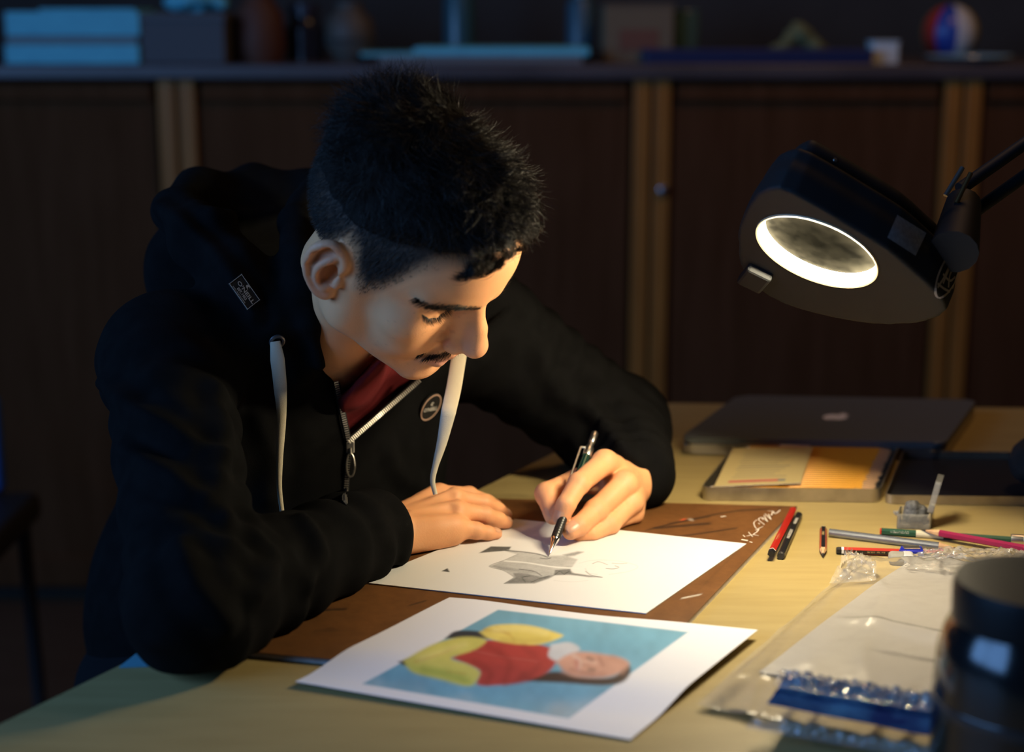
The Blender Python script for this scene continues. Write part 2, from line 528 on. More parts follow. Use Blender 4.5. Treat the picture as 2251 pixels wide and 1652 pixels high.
# ------------------------------------------------------------------ drawing board
BT = .005                                              # board thickness
bq = [G(485, 1425, BT), G(1345, 1500, BT), G(1752, 1112, BT), G(1048, 1094, BT)]
_bF = bq[0] + (bq[2] - bq[3]) * 1.0
bq[1] = bq[2] + (G(1512, 1365, BT) - bq[2]) * 1.42
board = empty('drawing_board', (bq[0][0], bq[0][1], T)); tag(board, 'brown stained drawing board under the sheet and the right forearm', 'drawing board')
BL0 = (bq[0][0], bq[0][1])
def board_paint(q, u, v):
    p = Paint(q, (.150, .062, .0175))
    V3 = np.stack([q[:, 0], q[:, 1], 0 * u], 1).astype(f32)
    n = pnoise(V3, .010, 3) * .5 + pnoise(V3, .028, 4) * .3 + pnoise(V3 * np.array([.4, 2.2, 1], f32), .03, 5) * .3
    p.C *= (1 + .28 * n)[:, None]
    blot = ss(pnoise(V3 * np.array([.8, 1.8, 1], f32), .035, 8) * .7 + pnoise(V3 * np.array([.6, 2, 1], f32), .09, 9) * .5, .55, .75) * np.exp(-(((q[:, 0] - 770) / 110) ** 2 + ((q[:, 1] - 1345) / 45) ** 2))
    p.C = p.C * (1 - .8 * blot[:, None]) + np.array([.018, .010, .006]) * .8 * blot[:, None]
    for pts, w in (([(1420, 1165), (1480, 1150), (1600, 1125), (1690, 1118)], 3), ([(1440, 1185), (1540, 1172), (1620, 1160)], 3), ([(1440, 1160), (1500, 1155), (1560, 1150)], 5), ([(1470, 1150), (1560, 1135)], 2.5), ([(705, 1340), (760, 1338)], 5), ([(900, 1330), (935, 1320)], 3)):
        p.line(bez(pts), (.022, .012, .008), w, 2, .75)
    for pts, w in (([(1500, 1314), (1540, 1306)], 3), ([(1515, 1140), (1522, 1143)], 3)):
        p.line(pts, (.55, .5, .42), w, 2, .9)
    p.line([(1498, 1142), (1506, 1140)], (.6, .08, .03), 3, 2, .9)
    # dark scored line along the right border
    rb = [G2P(bq[2] + (bq[3] - bq[2]) * .045), G2P(bq[1] + (bq[3] - bq[2]) * .045)]
    p.line(rb, (.03, .014, .008), 2.2, 1.5, .8)
    return p.C
def G2P(v): return tuple(to_px(np.array([v[0], v[1], BT])))
m_board = mat('brown_hardboard', (.2, .08, .02), .55, spec=.3, attr='Col', noise=(120, (.82, .80, .78), 4, (1, 1, 1)), bump=(500, .12, .0005))
sheet('board_panel', bq, 150, 150, lambda u, v: np.full_like(u, BT), m_board, board, board_paint, BT - .0002, BL0)
board.children[0].location = (0, 0, -T)
# cream tape at the near corner and hand-painted white marks
def flat_strokes(name, strokes, z, m, parent, org, lift=.0003):
    mb = MB()
    for pts, w in strokes:
        c = bez(pts, 5) if len(pts) > 2 else np.array(pts, float)
        g = np.array([G(x, y, z) for x, y in c]); t = np.gradient(g[:, :2], axis=0); t /= np.linalg.norm(t, axis=1)[:, None] + 1e-9
        nrm = np.stack([-t[:, 1], t[:, 0]], 1) * w * .36
        for k in range(len(g) - 1):
            a, b = g[k], g[k + 1]
            mb.poly([(a[0] - nrm[k, 0] - org[0], a[1] - nrm[k, 1] - org[1], z + lift), (b[0] - nrm[k + 1, 0] - org[0], b[1] - nrm[k + 1, 1] - org[1], z + lift),
                     (b[0] + nrm[k + 1, 0] - org[0], b[1] + nrm[k + 1, 1] - org[1], z + lift), (a[0] + nrm[k, 0] - org[0], a[1] + nrm[k, 1] - org[1], z + lift)])
    return mb.build(name, m, parent)
def Zb(zx, zy): return (1640 + zx / 3.684, 1080 + zy / 3.684)
def Zc(zx, zy): return (1450 + zx / 2.810, 840 + zy / 2.810)
m_chalk = mat('white_paint_mark', (.72, .66, .58), .8)
wr = flat_strokes('painted_writing', [
    ([Zc(668, 795), Zc(700, 798), Zc(715, 812), Zc(745, 790)], .0016), ([Zc(700, 798), Zc(690, 822)], .0016),
    ([Zc(650, 812), Zc(690, 850)], .0013), ([Zc(690, 850), Zc(672, 815)], .0013), ([Zc(635, 835), Zc(668, 862)], .0013), ([Zc(668, 862), Zc(645, 822)], .0013),
    ([Zc(640, 850), Zc(625, 835), Zc(612, 850), Zc(648, 880)], .0013), ([Zc(600, 850), Zc(582, 870), Zc(600, 905), Zc(640, 890)], .0012),
    ([Zc(610, 870), Zc(618, 876)], .0018), ([Zc(590, 915), Zc(612, 908), Zc(600, 925), Zc(580, 940), Zc(612, 948)], .0014),
    ([Zc(548, 925), Zc(575, 955)], .0012), ([Zc(535, 950), Zc(590, 940)], .0012), ([Zc(515, 945), Zc(528, 955)], .0014),
    ([Zc(505, 972), Zc(545, 978)], .0040), ([Zc(555, 985), Zc(572, 990)], .0025), ([Zc(495, 998), Zc(505, 1002)], .0022), ([Zc(258, 982), Zc(295, 978)], .0025),
    ([Zc(378, 832), Zc(408, 826)], .0030)], BT, m_chalk, board, BL0)
wr['label'] = 'white hand-painted marks'; wr['kind'] = 'stuff'
tape = MB().poly([(*(G(x, y, BT)[:2] - np.array(BL0)), BT + .0003) for x, y in ((526, 1404), (575, 1398), (573, 1408), (520, 1417))]).build('tape', mat('cream_tape', (.62, .55, .40), .7), board)
for o_ in (wr, tape): o_.location = (0, 0, 0)

# ------------------------------------------------------------------ drawing in progress
DZ = BT + .0012
def Z2(zx, zy): return (780 + zx / 3.042, 920 + zy / 3.042)
def zz(l, f): return [f(*a) for a in l]
dq = [G(788, 1278, DZ), G(1420, 1347, DZ), G(1641, 1194, DZ), None]
dq[3] = dq[0] + (G(1010, 1189, DZ) - dq[0]) * 1.62
def draw_paint(q, u, v):
    p = Paint(q, (.72, .715, .71))
    V3 = np.stack([q[:, 0], q[:, 1], 0 * u], 1).astype(f32)
    def g(x): return (x, x, x * .98)
    p.fill(zz([(830, 897), (910, 853), (1045, 855), (1030, 880), (880, 893)], Z2), g(.10), 1)
    p.fill(zz([(1090, 905), (1000, 945), (900, 985), (990, 1012), (1040, 1040), (1062, 1062), (1000, 1101), (1200, 1100), (1290, 1070), (1340, 1045), (1480, 1045), (1440, 1010), (1490, 940), (1400, 912), (1290, 915), (1180, 893), (1020, 876), (1010, 884)], Z2), g(.40), 2, .85)
    p.fill(zz([(1390, 908), (1490, 886), (1530, 890), (1470, 915), (1420, 920)], Z2), g(.26), 2, .9)
    p.fill(zz([(1060, 1030), (1070, 1062), (1000, 1101), (1200, 1098), (1290, 1068), (1335, 1045), (1250, 1058), (1160, 1035), (1110, 1030)], Z2), g(.16), 2, .8)
    p.fill(zz([(900, 985), (940, 978), (1060, 1000), (1180, 1010), (1240, 1040), (1060, 1020), (990, 1010)], Z2), g(.24), 2, .55)
    p.fill(zz([(1340, 1010), (1440, 1005), (1452, 1030), (1540, 1042), (1650, 1058), (1560, 1058), (1430, 1040), (1330, 1045)], Z2), g(.14), 1.5, .85)
    p.fill(zz([(580, 1018), (620, 998), (635, 1025)], Z2), g(.07), .8)
    p.line(bez(zz([(1000, 950), (1150, 962), (1330, 990), (1500, 1000)], Z2)), g(.74), 3, 2, .9)
    for l, w, a in (([(1010, 880), (1130, 890), (1230, 905), (1290, 925)], 2, .8), ([(1240, 930), (1280, 936), (1310, 930)], 1.5, .8), ([(1100, 1005), (1200, 1020), (1250, 1050)], 2, .6), ([(1140, 1090), (1120, 1060), (1170, 1050)], 2, .5), ([(1180, 1092), (1230, 1070), (1300, 1050)], 2, .5),
                    ([(1340, 1040), (1370, 1020), (1400, 1040)], 1.5, .7), ([(1400, 1040), (1430, 1020)], 1.5, .7), ([(1090, 905), (1000, 945), (900, 985), (990, 1012), (1040, 1040), (1062, 1062), (1000, 1101)], 1.2, .5)):
        p.line(bez(zz(l, Z2)), g(.06), w, 1.2, a)
    for l, w, a in (([(1590, 968), (1630, 955), (1690, 975)], 1.2, .55), ([(1720, 965), (1770, 968), (1820, 965)], 1.2, .45), ([(1680, 1000), (1710, 1003), (1740, 1002), (1765, 992), (1740, 982)], 1.6, .6), ([(1545, 1020), (1570, 1040), (1610, 1052), (1655, 1060)], 1.6, .7),
                    ([(1500, 965), (1600, 945), (1760, 950), (1890, 985), (1830, 1020), (1700, 1040)], 1.4, .16), ([(1540, 1000), (1560, 1030), (1620, 1040)], 1.2, .3), ([(1330, 1080), (1450, 1090), (1560, 1080)], 1.4, .10)):
        p.line(bez(zz(l, Z2)), g(.10), w, 1.4, a)
    sh = pnoise(V3 * np.array([.7, 1.6, 1], f32), .05, 6) * .5 + pnoise(V3 * np.array([.6, 2., 1], f32), .12, 7) * .35
    dk0 = np.clip(1 - p.C[:, :1] / .72, 0, 1)
    p.C = p.C * (1 + .55 * sh[:, None] * dk0)
    grain = pnoise(V3, .6, 2)
    dark = np.clip(1 - p.C[:, :1] / .72, 0, 1)
    p.C = p.C * (1 + .22 * grain[:, None] * dark)
    return np.clip(p.C, 0, 1)
m_paper = mat('drawing_paper', (.82, .81, .80), .85, spec=.15, attr='Col')
drawing = empty('drawing_sheet', (dq[0][0], dq[0][1], T)); tag(drawing, 'white sheet with the unfinished pencil portrait, under the mechanical pencil', 'drawing')
o_ = sheet('paper', dq, 330, 230, lambda u, v: np.full_like(u, DZ), m_paper, drawing, draw_paint, .0008, (dq[0][0], dq[0][1])); o_.location = (0, 0, -T)

# ------------------------------------------------------------------ printed reference photograph
pq = [G(650, 1497, .0045), G(1386, 1624, .0016), G(1666, 1384, .0076), G(988, 1313, .0090)]
def Z1(zx, zy): return (480 + zx / 1.845, 1150 + zy / 1.845)
def print_paint(q, u, v):
    p = Paint(q, (.78, .78, .82))
    V3 = np.stack([q[:, 0], q[:, 1], 0 * u], 1).astype(f32)
    area = zz([(1135, 350), (1905, 440), (1420, 790), (585, 650)], Z1)
    p.fill(area, (.155, .375, .520), 2)
    m = np.clip(.5 - poly_sd(q, area) / 4, 0, 1)
    cl = ss(pnoise(V3 * np.array([.6, 1.6, 1], f32), .012, 3) * .6 + pnoise(V3, .03, 4) * .3 + (q[:, 1] - 1480) / 120 + (q[:, 0] - 950) / 1600, .0, 1.0)[:, None] * m[:, None]
    p.C = p.C * (1 - .75 * cl) + np.array([.42, .50, .56]) * .75 * cl
    up = ss(1420 - q[:, 1], 0, 80)[:, None] * m[:, None]
    p.C = p.C * (1 - .35 * up) + np.array([.20, .36, .47]) * .35 * up
    p.fill(bez(zz([(920, 465), (965, 436), (1060, 438), (1095, 466), (990, 470)], Z1)), (.03, .035, .045), 3)
    p.fill(bez(zz([(730, 560), (800, 545), (820, 580), (750, 575)], Z1)), (.03, .03, .035), 3)
    p.fill(bez(zz([(1240, 622), (1370, 600), (1480, 622), (1600, 622), (1655, 570), (1672, 600), (1640, 642), (1560, 656), (1400, 646), (1260, 638), (1240, 622)], Z1)), (.045, .022, .018), 4)
    p.fill(bez(zz([(945, 545), (1020, 500), (1095, 472), (1280, 486), (1375, 525), (1340, 600), (1240, 640), (1140, 655), (1050, 652), (1060, 600), (1010, 572), (945, 545)], Z1)), (.42, .045, .038), 4)
    p.fill(bez(zz([(1350, 490), (1425, 482), (1465, 512), (1400, 560), (1340, 540), (1350, 490)], Z1)), (.55, .56, .60), 4)
    p.fill(bez(zz([(750, 555), (870, 490), (990, 460), (1085, 472), (1040, 512), (945, 545), (1010, 570), (1060, 602), (1040, 645), (1000, 656), (900, 630), (790, 602), (750, 555)], Z1)), (.60, .55, .13), 4)
    p.fill(bez(zz([(760, 570), (880, 585), (980, 600), (1040, 645), (1000, 656), (900, 630), (790, 602)], Z1)), (.44, .50, .10), 8, .7)
    p.fill(bez(zz([(1060, 440), (1120, 412), (1250, 412), (1370, 442), (1392, 460), (1300, 490), (1200, 487), (1100, 468), (1060, 440)], Z1)), (.72, .58, .14), 4)
    for l in ([(1130, 420), (1190, 460), (1200, 485)], [(1080, 430), (1180, 445)], [(960, 500), (900, 530), (800, 560)], [(1000, 610), (930, 600)]):
        p.line(bez(zz(l, Z1)), (.52, .30, .06), 4, 8, .5)
    p.fill(bez(zz([(1370, 562), (1410, 535), (1470, 520), (1560, 530), (1640, 548), (1664, 575), (1600, 618), (1500, 625), (1420, 612), (1370, 562)], Z1)), (.58, .31, .23), 5)
    for l, c, w in (([(1440, 535), (1470, 560), (1460, 590)], (.66, .50, .45), 8), ([(1545, 545), (1560, 575)], (.34, .15, .12), 5), ([(1490, 560), (1530, 565)], (.70, .46, .38), 8), ([(1430, 590), (1520, 612)], (.36, .17, .13), 6)):
        p.line(bez(zz(l, Z1)), c, w, 8, .6)
    p.line(bez(zz([(1030, 515), (1150, 540), (1300, 560)], Z1)), (.50, .12, .10), 3, 3, .5)
    p.fill(bez(zz([(1200, 640), (1240, 600), (1260, 640), (1160, 655)], Z1)), (.22, .02, .02), 6, .5)
    # softer printed tones: cloth folds, cheeks, the parting of the hair
    for l, c, w, a_ in (([(1100, 500), (1180, 560), (1160, 640)], (.27, .025, .022), 14, .55), ([(1240, 500), (1300, 560), (1260, 620)], (.30, .03, .028), 12, .5), ([(1040, 560), (1100, 600), (1090, 645)], (.26, .025, .02), 12, .5),
                        ([(820, 545), (900, 520), (1000, 490)], (.74, .66, .24), 14, .5), ([(830, 590), (930, 610), (1010, 640)], (.30, .34, .06), 12, .5), ([(1120, 430), (1230, 425), (1330, 445)], (.80, .70, .30), 12, .5),
                        ([(1150, 470), (1250, 478), (1340, 468)], (.50, .36, .07), 9, .5), ([(1400, 600), (1480, 614), (1560, 612)], (.40, .19, .14), 10, .5), ([(1600, 545), (1650, 570), (1640, 600)], (.42, .22, .16), 12, .5),
                        ([(1500, 545), (1515, 552)], (.10, .06, .05), 5, .7), ([(1505, 592), (1522, 594)], (.10, .06, .05), 5, .7), ([(1452, 560), (1456, 585)], (.45, .12, .11), 5, .7), ([(1480, 572), (1500, 573)], (.44, .22, .16), 6, .6)):
        p.line(bez(zz(l, Z1)) if len(l) > 2 else zz(l, Z1), c, w, 12, a_)
    tone = pnoise(V3, .022, 12) * .09 + pnoise(V3, .06, 13) * .06
    p.C = p.C * (1 + (tone * m)[:, None])
    return np.clip(p.C, 0, 1)
def print_z(u, v):
    # lies on the board edge; a gentle wave with the left far corner lifted
    hump = .0020 * np.exp(-((u - .08) / .16) ** 2) * ss(v, .45, 1) - .0012 * np.exp(-((u - .50) / .16) ** 2) * ss(v, .6, 1)
    over = ss(v * 1.0 + (1 - u) * .1, .15, .45) * (BT + .0012)
    return .0016 + over + hump + .003 * (1 - u) * (1 - v)
prn = empty('printed_photo', (pq[0][0], pq[0][1], T)); tag(prn, 'white sheet printed with a colour portrait lying sideways, nearest to the camera', 'printed photo')
m_print = mat('printed_paper', (.8, .8, .8), .6, spec=.35, attr='Col')
o_ = sheet('paper', pq, 230, 150, print_z, m_print, prn, print_paint, .0004, (pq[0][0], pq[0][1])); o_.location = (0, 0, -T)

# ------------------------------------------------------------------ laptop
def affine(o3, ux, vy):
    """baked frame: local x runs along ux, local y along vy (unit metres)"""
    ux = Vector((*ux, 0)); vy = Vector((*vy, 0))
    M = Matrix.Identity(4)
    for r in range(3): M[r][0] = ux[r]; M[r][1] = vy[r]
    M.translation = Vector(o3)
    return M
def frame_from(a, b, d, z):
    A, B_, D = G(*a, z)[:2], G(*b, z)[:2], G(*d, z)[:2]
    u = (B_ - A); v = (D - A)
    return A, u, v
A_, u_, v_ = frame_from((1496, 960), (2078, 972), (1622, 868), .022)
lw, ld = np.linalg.norm(u_), np.linalg.norm(v_)
ML = affine((*(u_ / 2 + v_ / 2), 0), u_ / lw, v_ / ld)
laptop = empty('laptop', (A_[0], A_[1], T)); tag(laptop, 'closed silver laptop lying at the far edge of the table', 'laptop')
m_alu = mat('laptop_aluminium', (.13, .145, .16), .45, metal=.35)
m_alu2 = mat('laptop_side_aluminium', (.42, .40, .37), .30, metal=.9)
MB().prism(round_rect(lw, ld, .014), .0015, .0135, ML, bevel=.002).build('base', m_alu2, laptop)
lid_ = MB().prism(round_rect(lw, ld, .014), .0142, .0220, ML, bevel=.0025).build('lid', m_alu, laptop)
ap = bez([(0, .55), (.25, .72), (.62, .66), (.80, .42), (.66, .22), (.66, -.18), (.86, -.36), (.62, -.86), (.36, -1.0), (.10, -.92), (-.12, -.92), (-.40, -1.0), (-.72, -.66), (-.88, -.08), (-.76, .42), (-.48, .66), (-.22, .66), (0, .55)], 4)[:-1]
lf = bez([(0, .74), (.06, 1.0), (.36, 1.18), (.32, .90), (0, .74)], 4)[:-1]
k_ = .018
lg = MB()
for s_ in (ap, lf):
    lg.poly([ML @ Vector((x * k_, (y * k_ + .004), .0223)) for x, y in s_])
lg.build('logo', mat('logo_polish', (.80, .80, .84), .5), lid_)
MB().box((ML @ Vector((-.02, -ld / 2 - .0002, .0125))), (.036, .004, .006), bevel=.0008).build('lid_notch', mat('notch', (.75, .70, .66), .3, metal=.7), laptop)

# ------------------------------------------------------------------ flat tin of pencils
m_tin = mat('tin_metal', (.50, .44, .33), .34, metal=.85, noise=(40, (.36, .31, .23), 4, (1, 1, 1)))
m_tin_in = mat('tin_painted_reflection', (.030, .030, .034), .30, metal=.3)  # dark reflection in the metal, put into the inside's colour
A_, u_, v_ = frame_from((1540, 1100), (1934, 1105), (1617, 1002), .0)
tw, td = np.linalg.norm(u_), np.linalg.norm(v_)
MT = affine((*(u_ / 2 + v_ / 2), 0), u_ / tw, v_ / td)
def tray(w, d, h, M, wall=.0012, r=.010):
    mb = MB()
    outer = round_rect(w, d, r); inner = round_rect(w - 2 * wall, d - 2 * wall, r - wall)
    n = len(outer)
    rings = [[mb.bm.verts.new(M @ Vector((x, y, z))) for x, y in pts] for pts, z in ((outer, .0005), (outer, h), (inner, h), (inner, .0016))]
    for a, b in zip(rings, rings[1:]):
        for k in range(n): mb.bm.faces.new((a[k], a[(k + 1) % n], b[(k + 1) % n], b[k]))
    mb.bm.faces.new(rings[0][::-1]); f = mb.bm.faces.new(rings[3]); f.material_index = 1
    return mb
tin = empty('pencil_tin', (A_[0], A_[1], T)); tag(tin, 'open flat metal tin holding a row of yellow pencils, in front of the laptop', 'tin')
TH = .0155
tray(tw, td, TH, MT).build('tray', [m_tin, m_tin_in], tin)
lid = empty('tin_lid', (A_[0], A_[1], T)); tag(lid, 'empty lid of the pencil tin, dark reflection painted inside, lying open beside it', 'tin lid')
A2 = G(1944, 1108, 0)[:2]
MT2 = affine((*(A2 - A_ + u_ / 2 * 1.06 + v_ / 2), 0), u_ / tw, v_ / td)
tray(tw * 1.06, td, .0105, MT2).build('shell', [m_tin, m_tin_in], lid)
for sx in (-.35, .1, .4):
    MB().box(MT2 @ Vector((sx * tw, td / 2 - .004, .011)), (.006, .004, .002), bevel=.0005).build('hinge_tab', m_tin, lid)

m_yel = mat('yellow_lacquer', (.70, .32, .020), .32, spec=.5)
m_cedar = mat('cedar_wood', (.52, .31, .16), .7, noise=(200, (.42, .24, .12), 3, (1, 1, 1)))
m_lead = mat('graphite', (.03, .03, .032), .4)
m_white = mat('white_dip', (.75, .72, .66), .4)
m_blackp = mat('black_lacquer', (.012, .012, .014), .28)
m_red = mat('red_lacquer', (.36, .018, .012), .28)
def hexa(mb, x0, x1, r0, r1, mi, n=6, cap0=True, cap1=True, rot=.5236):
    a = [mb.bm.verts.new((x0, r0 * math.cos(rot + 2 * math.pi * k / n), r0 * math.sin(rot + 2 * math.pi * k / n))) for k in range(n)]
    b = [mb.bm.verts.new((x1, r1 * math.cos(rot + 2 * math.pi * k / n), r1 * math.sin(rot + 2 * math.pi * k / n))) for k in range(n)] if r1 > 1e-5 else None
    if b:
        for k in range(n):
            f = mb.bm.faces.new((a[k], a[(k + 1) % n], b[(k + 1) % n], b[k])); f.material_index = mi[k] if isinstance(mi, (list, tuple)) else mi
        if cap1: mb.bm.faces.new(b).material_index = mi[0] if isinstance(mi, (list, tuple)) else mi
    else:
        t = mb.bm.verts.new((x1, 0, 0))
        for k in range(n): mb.bm.faces.new((a[k], a[(k + 1) % n], t)).material_index = mi if not isinstance(mi, (list, tuple)) else mi[0]
    if cap0: mb.bm.faces.new(a[::-1]).material_index = mi[0] if isinstance(mi, (list, tuple)) else mi
def pencil_parts(L, r, body_mats, body_idx, tip=True, end=None, n=6, ring=None, tip_len=.020, stub_end=None):
    """parts of a wooden pencil along +x from the blunt end to the point; returns [(name, mesh, mats)]"""
    out = []
    x = 0.0
    if end:
        mb = MB(); hexa(mb, 0, .0016, r * .82, r, 0, n); hexa(mb, .0016, end[1], r, r * 1.002, 0, n, False, True); out.append(('end_dip', mb, [end[0]])); x = end[1]
    if ring:
        mb = MB(); hexa(mb, x, x + ring[1], r * 1.002, r * 1.002, 0, n); out.append(('ring', mb, [ring[0]])); x += ring[1]
    xt = L - tip_len if tip else L
    mb = MB(); hexa(mb, x, xt, r, r, body_idx, n, True, True); out.append(('barrel', mb, body_mats))
    if tip:
        mb = MB(); hexa(mb, xt, L - .006, r * .98, r * .32, 0, n, False, True); out.append(('wood_cone', mb, [m_cedar]))
        mb = MB(); hexa(mb, L - .0065, L, r * .34, 0, 0, n, False, True); out.append(('lead', mb, [m_lead]))
    return out
def make_pencil(name, parts, a, b, label, group=None, roll=0.0, rest=None):
    a = Vector(a); b = Vector(b)
    o = empty(name, (a.x, a.y, a.z + T))
    d = b - a
    o.rotation_euler = (d.to_track_quat('X', 'Z') @ Matrix.Rotation(roll, 3, 'X').to_quaternion()).to_euler()
    tag(o, label, 'pencil', group)
    for nm, mb, ms in parts: mb.build(nm, ms, o)
    return o
# row of yellow pencils in the tin
NP = 22
ORD = 'first second third fourth fifth sixth seventh eighth ninth tenth eleventh twelfth thirteenth fourteenth fifteenth sixteenth seventeenth eighteenth nineteenth twentieth twenty-first rearmost'.split()
first = None
pl_len = .1755; pr_ = .0034
for k in range(NP):
    yy = -td / 2 + .008 + (td - .016) * k / (NP - 1)
    off = rng.uniform(-.0012, .0012) + (-.006 if k == 0 else 0)
    p0 = MT @ Vector((-tw / 2 + .0125 + off + .003, yy, .0112)); p1 = MT @ Vector((-tw / 2 + .0125 + off + pl_len, yy, .0112))
    lab = ORD[k] + ' yellow pencil of the tin counted from its front edge'
    if k == 0: lab = 'front yellow pencil of the tin, with dark lettering along its side'
    a = Vector((A_[0], A_[1], 0)) + p0; b = Vector((A_[0], A_[1], 0)) + p1
    if first is None or k == 1:
        o = make_pencil('yellow_pencil', pencil_parts(pl_len, pr_, [m_yel], 0, True, (m_white, .003)), a, b, lab, 'yellow pencils in the tin', roll=math.radians(30))
        if k == 0:
            tm = text_mesh('FINE ART  GRAPHITE 4B', .0038, .0001); t_ = link('lettering', tm, m_blackp, o)
            t_.location = (.055, -pr_ * .87 * .5 - .0016, pr_ * .52); t_.rotation_euler = (math.radians(60), 0, 0)
        first = o
    else:
        o = copy_tree(first); o.location = (a.x, a.y, a.z + T); o['label'] = lab
# two loose pencils lie behind the card on a lower layer: card with printed text
card = empty('card', (A_[0], A_[1], T)); tag(card, 'cream printed card lying on the yellow pencils in the tin', 'card')
ck = [G(1570, 1068, .017), G(1760, 1062, .0175), G(1787, 983, .0175), G(1612, 983, .0175)]
def card_paint(q, u, v):
    p = Paint(q, (.46, .36, .16))
    for k in range(11):
        y_ = .20 + .065 * k
        on = (np.abs(v - y_) < .012) & (u > .16 + .02 * (k % 3)) & (u < .80 - .05 * ((k * 7) % 4))
        p.C[on] = p.C[on] * .55 + np.array([.10, .12, .12]) * .45
    on = (np.abs(v - .10) < .022) & (u > .14) & (u < .80); p.C[on] = (.42, .06, .07)
    on = (np.abs(v - .10) < .022) & (u > .72) & (u < .80); p.C[on] = (.10, .13, .16)
    return p.C
o_ = sheet('paper', ck, 60, 90, lambda u, v: .0168 + .0012 * u + .0008 * np.sin(3 * v), mat('card_paper', (.6, .5, .3), .7, attr='Col'), card, card_paint, .0005, (A_[0], A_[1])); o_.location = (0, 0, -T)

# ------------------------------------------------------------------ loose pencils
R_ = .0037
def on_table(px, py, r=R_): return G(px, py, r)
def lettering(o, body, x, size, m, r=R_, ang=60, flip=False, sx=1.0):
    t = link('lettering', text_mesh(body, size, .00005, sx=sx), m, o)
    a = math.radians(ang)
    t.location = (x, -math.sin(a) * r * .90, math.cos(a) * r * .90)
    t.rotation_euler = (a, 0, 0)
    if flip: t.rotation_euler = (Matrix.Rotation(a, 3, 'X') @ Matrix.Rotation(math.pi, 3, 'Z')).to_euler()
    return t
m_silv = mat('silver_lettering', (.75, .72, .66), .4)
m_gold = mat('gold_lettering', (.55, .40, .16), .4)
a_, b_ = on_table(1694, 1226), on_table(1743, 1131)
Lp = np.linalg.norm(a_ - b_)
p_ = make_pencil('red_pencil', pencil_parts(Lp, R_, [m_red, m_blackp], [0, 0, 1, 0, 0, 1], False, (m_blackp, .0075), ring=(m_white, .0012)), a_, b_, 'red pencil with a black end lying across the corner of the board', roll=.2)
p_.location.z += .004; p_.rotation_euler.y -= .01
lettering(p_, 'TRADITION', .045, .0034, m_gold, R_, -5)
a_, b_ = on_table(1716, 1222), on_table(1756, 1132)
p_ = make_pencil('black_pencil', pencil_parts(np.linalg.norm(a_ - b_), R_ * 1.05, [m_blackp], 0, False, (m_lead, .004), n=12), a_, b_, 'black pencil with white lettering lying beside the red one')
lettering(p_, 'WATERCOLOR', .060, .0042, m_silv, R_ * 1.14, 12); lettering(p_, 'AQUARELL', .105, .0042, m_silv, R_ * 1.14, 12)
a_, b_ = on_table(1810, 1161), on_table(1809, 1221)
p_ = make_pencil('pencil_stub', pencil_parts(np.linalg.norm(a_ - b_), R_ * .98, [m_red, m_blackp], [1, 0, 0, 1, 0, 0], True, (m_white, .002), ring=(m_blackp, .004), tip_len=.018), a_, b_, 'short red and black pencil stub pointing at the camera', roll=math.radians(30))
lettering(p_, 'STEINER', .025, .0030, m_gold, R_, -30, True)
m_grey_p = mat('grey_metallic_lacquer', (.28, .30, .34), .22, metal=.7)
a_, b_ = on_table(1823, 1170, .0042), on_table(2110, 1206, .0042)
p_ = make_pencil('grey_pencil', pencil_parts(np.linalg.norm(a_ - b_), .0042, [m_grey_p], 0, True, None, n=14), a_, b_, 'metallic grey pencil pointing right among the loose pencils')
lettering(p_, 'AQUARELLE  6B', .062, .0036, m_blackp, .0044, 75, True)
m_green = mat('green_lacquer', (.010, .060, .038), .25)
a_, b_ = on_table(1934, 1167), on_table(2232, 1187)
Lg = np.linalg.norm(a_ - b_)
p_ = make_pencil('green_pencil', pencil_parts(Lg, R_, [m_green], 0, False, (m_red, .0015), n=6), a_, b_, 'dark green pencil with a cream paper band', roll=math.radians(0))
b0 = Lg * .27
MB().lathe([(R_ * 1.0, 0), (R_ * 1.06, 0), (R_ * 1.06, .027), (R_ * 1.0, .027)], 12, Matrix.Translation((b0, 0, 0)) @ Matrix.Rotation(math.pi / 2, 4, 'Y')).build('paper_band', mat('cream_paper_band', (.55, .50, .36), .8), p_)
lettering(p_, '4005391111791', b0 + .048, .0030, m_silv, R_, 62, True); lettering(p_, 'GRADUATE H', b0 - .016, .0030, m_silv, R_, 62, True)
m_pink = mat('magenta_lacquer', (.24, .012, .055), .28)
a_, b_ = on_table(2300, 1222), on_table(2022, 1172, .0044)
p_ = make_pencil('magenta_pencil', pencil_parts(np.linalg.norm(a_ - b_), R_, [m_red, m_pink], [1, 0, 0, 0, 1, 1], True, None), a_, b_, 'red and magenta pencil with its bare point towards the left')
p_.location.z += .004
a_, b_ = on_table(1838, 1209), on_table(2120, 1218)
p_ = make_pencil('red_pencil', pencil_parts(np.linalg.norm(a_ - b_), R_, [m_red, m_blackp], [0, 0, 1, 0, 0, 1], True, (m_blackp, .0050), ring=(m_white, .0022)), a_, b_, 'red pencil with black end and white ring, half under the crumpled film', roll=0)
lettering(p_, 'EAN 40 07817 104408   Art. Nr. 110-2B', .052, .0027, m_gold, R_ * .98, 80, True)
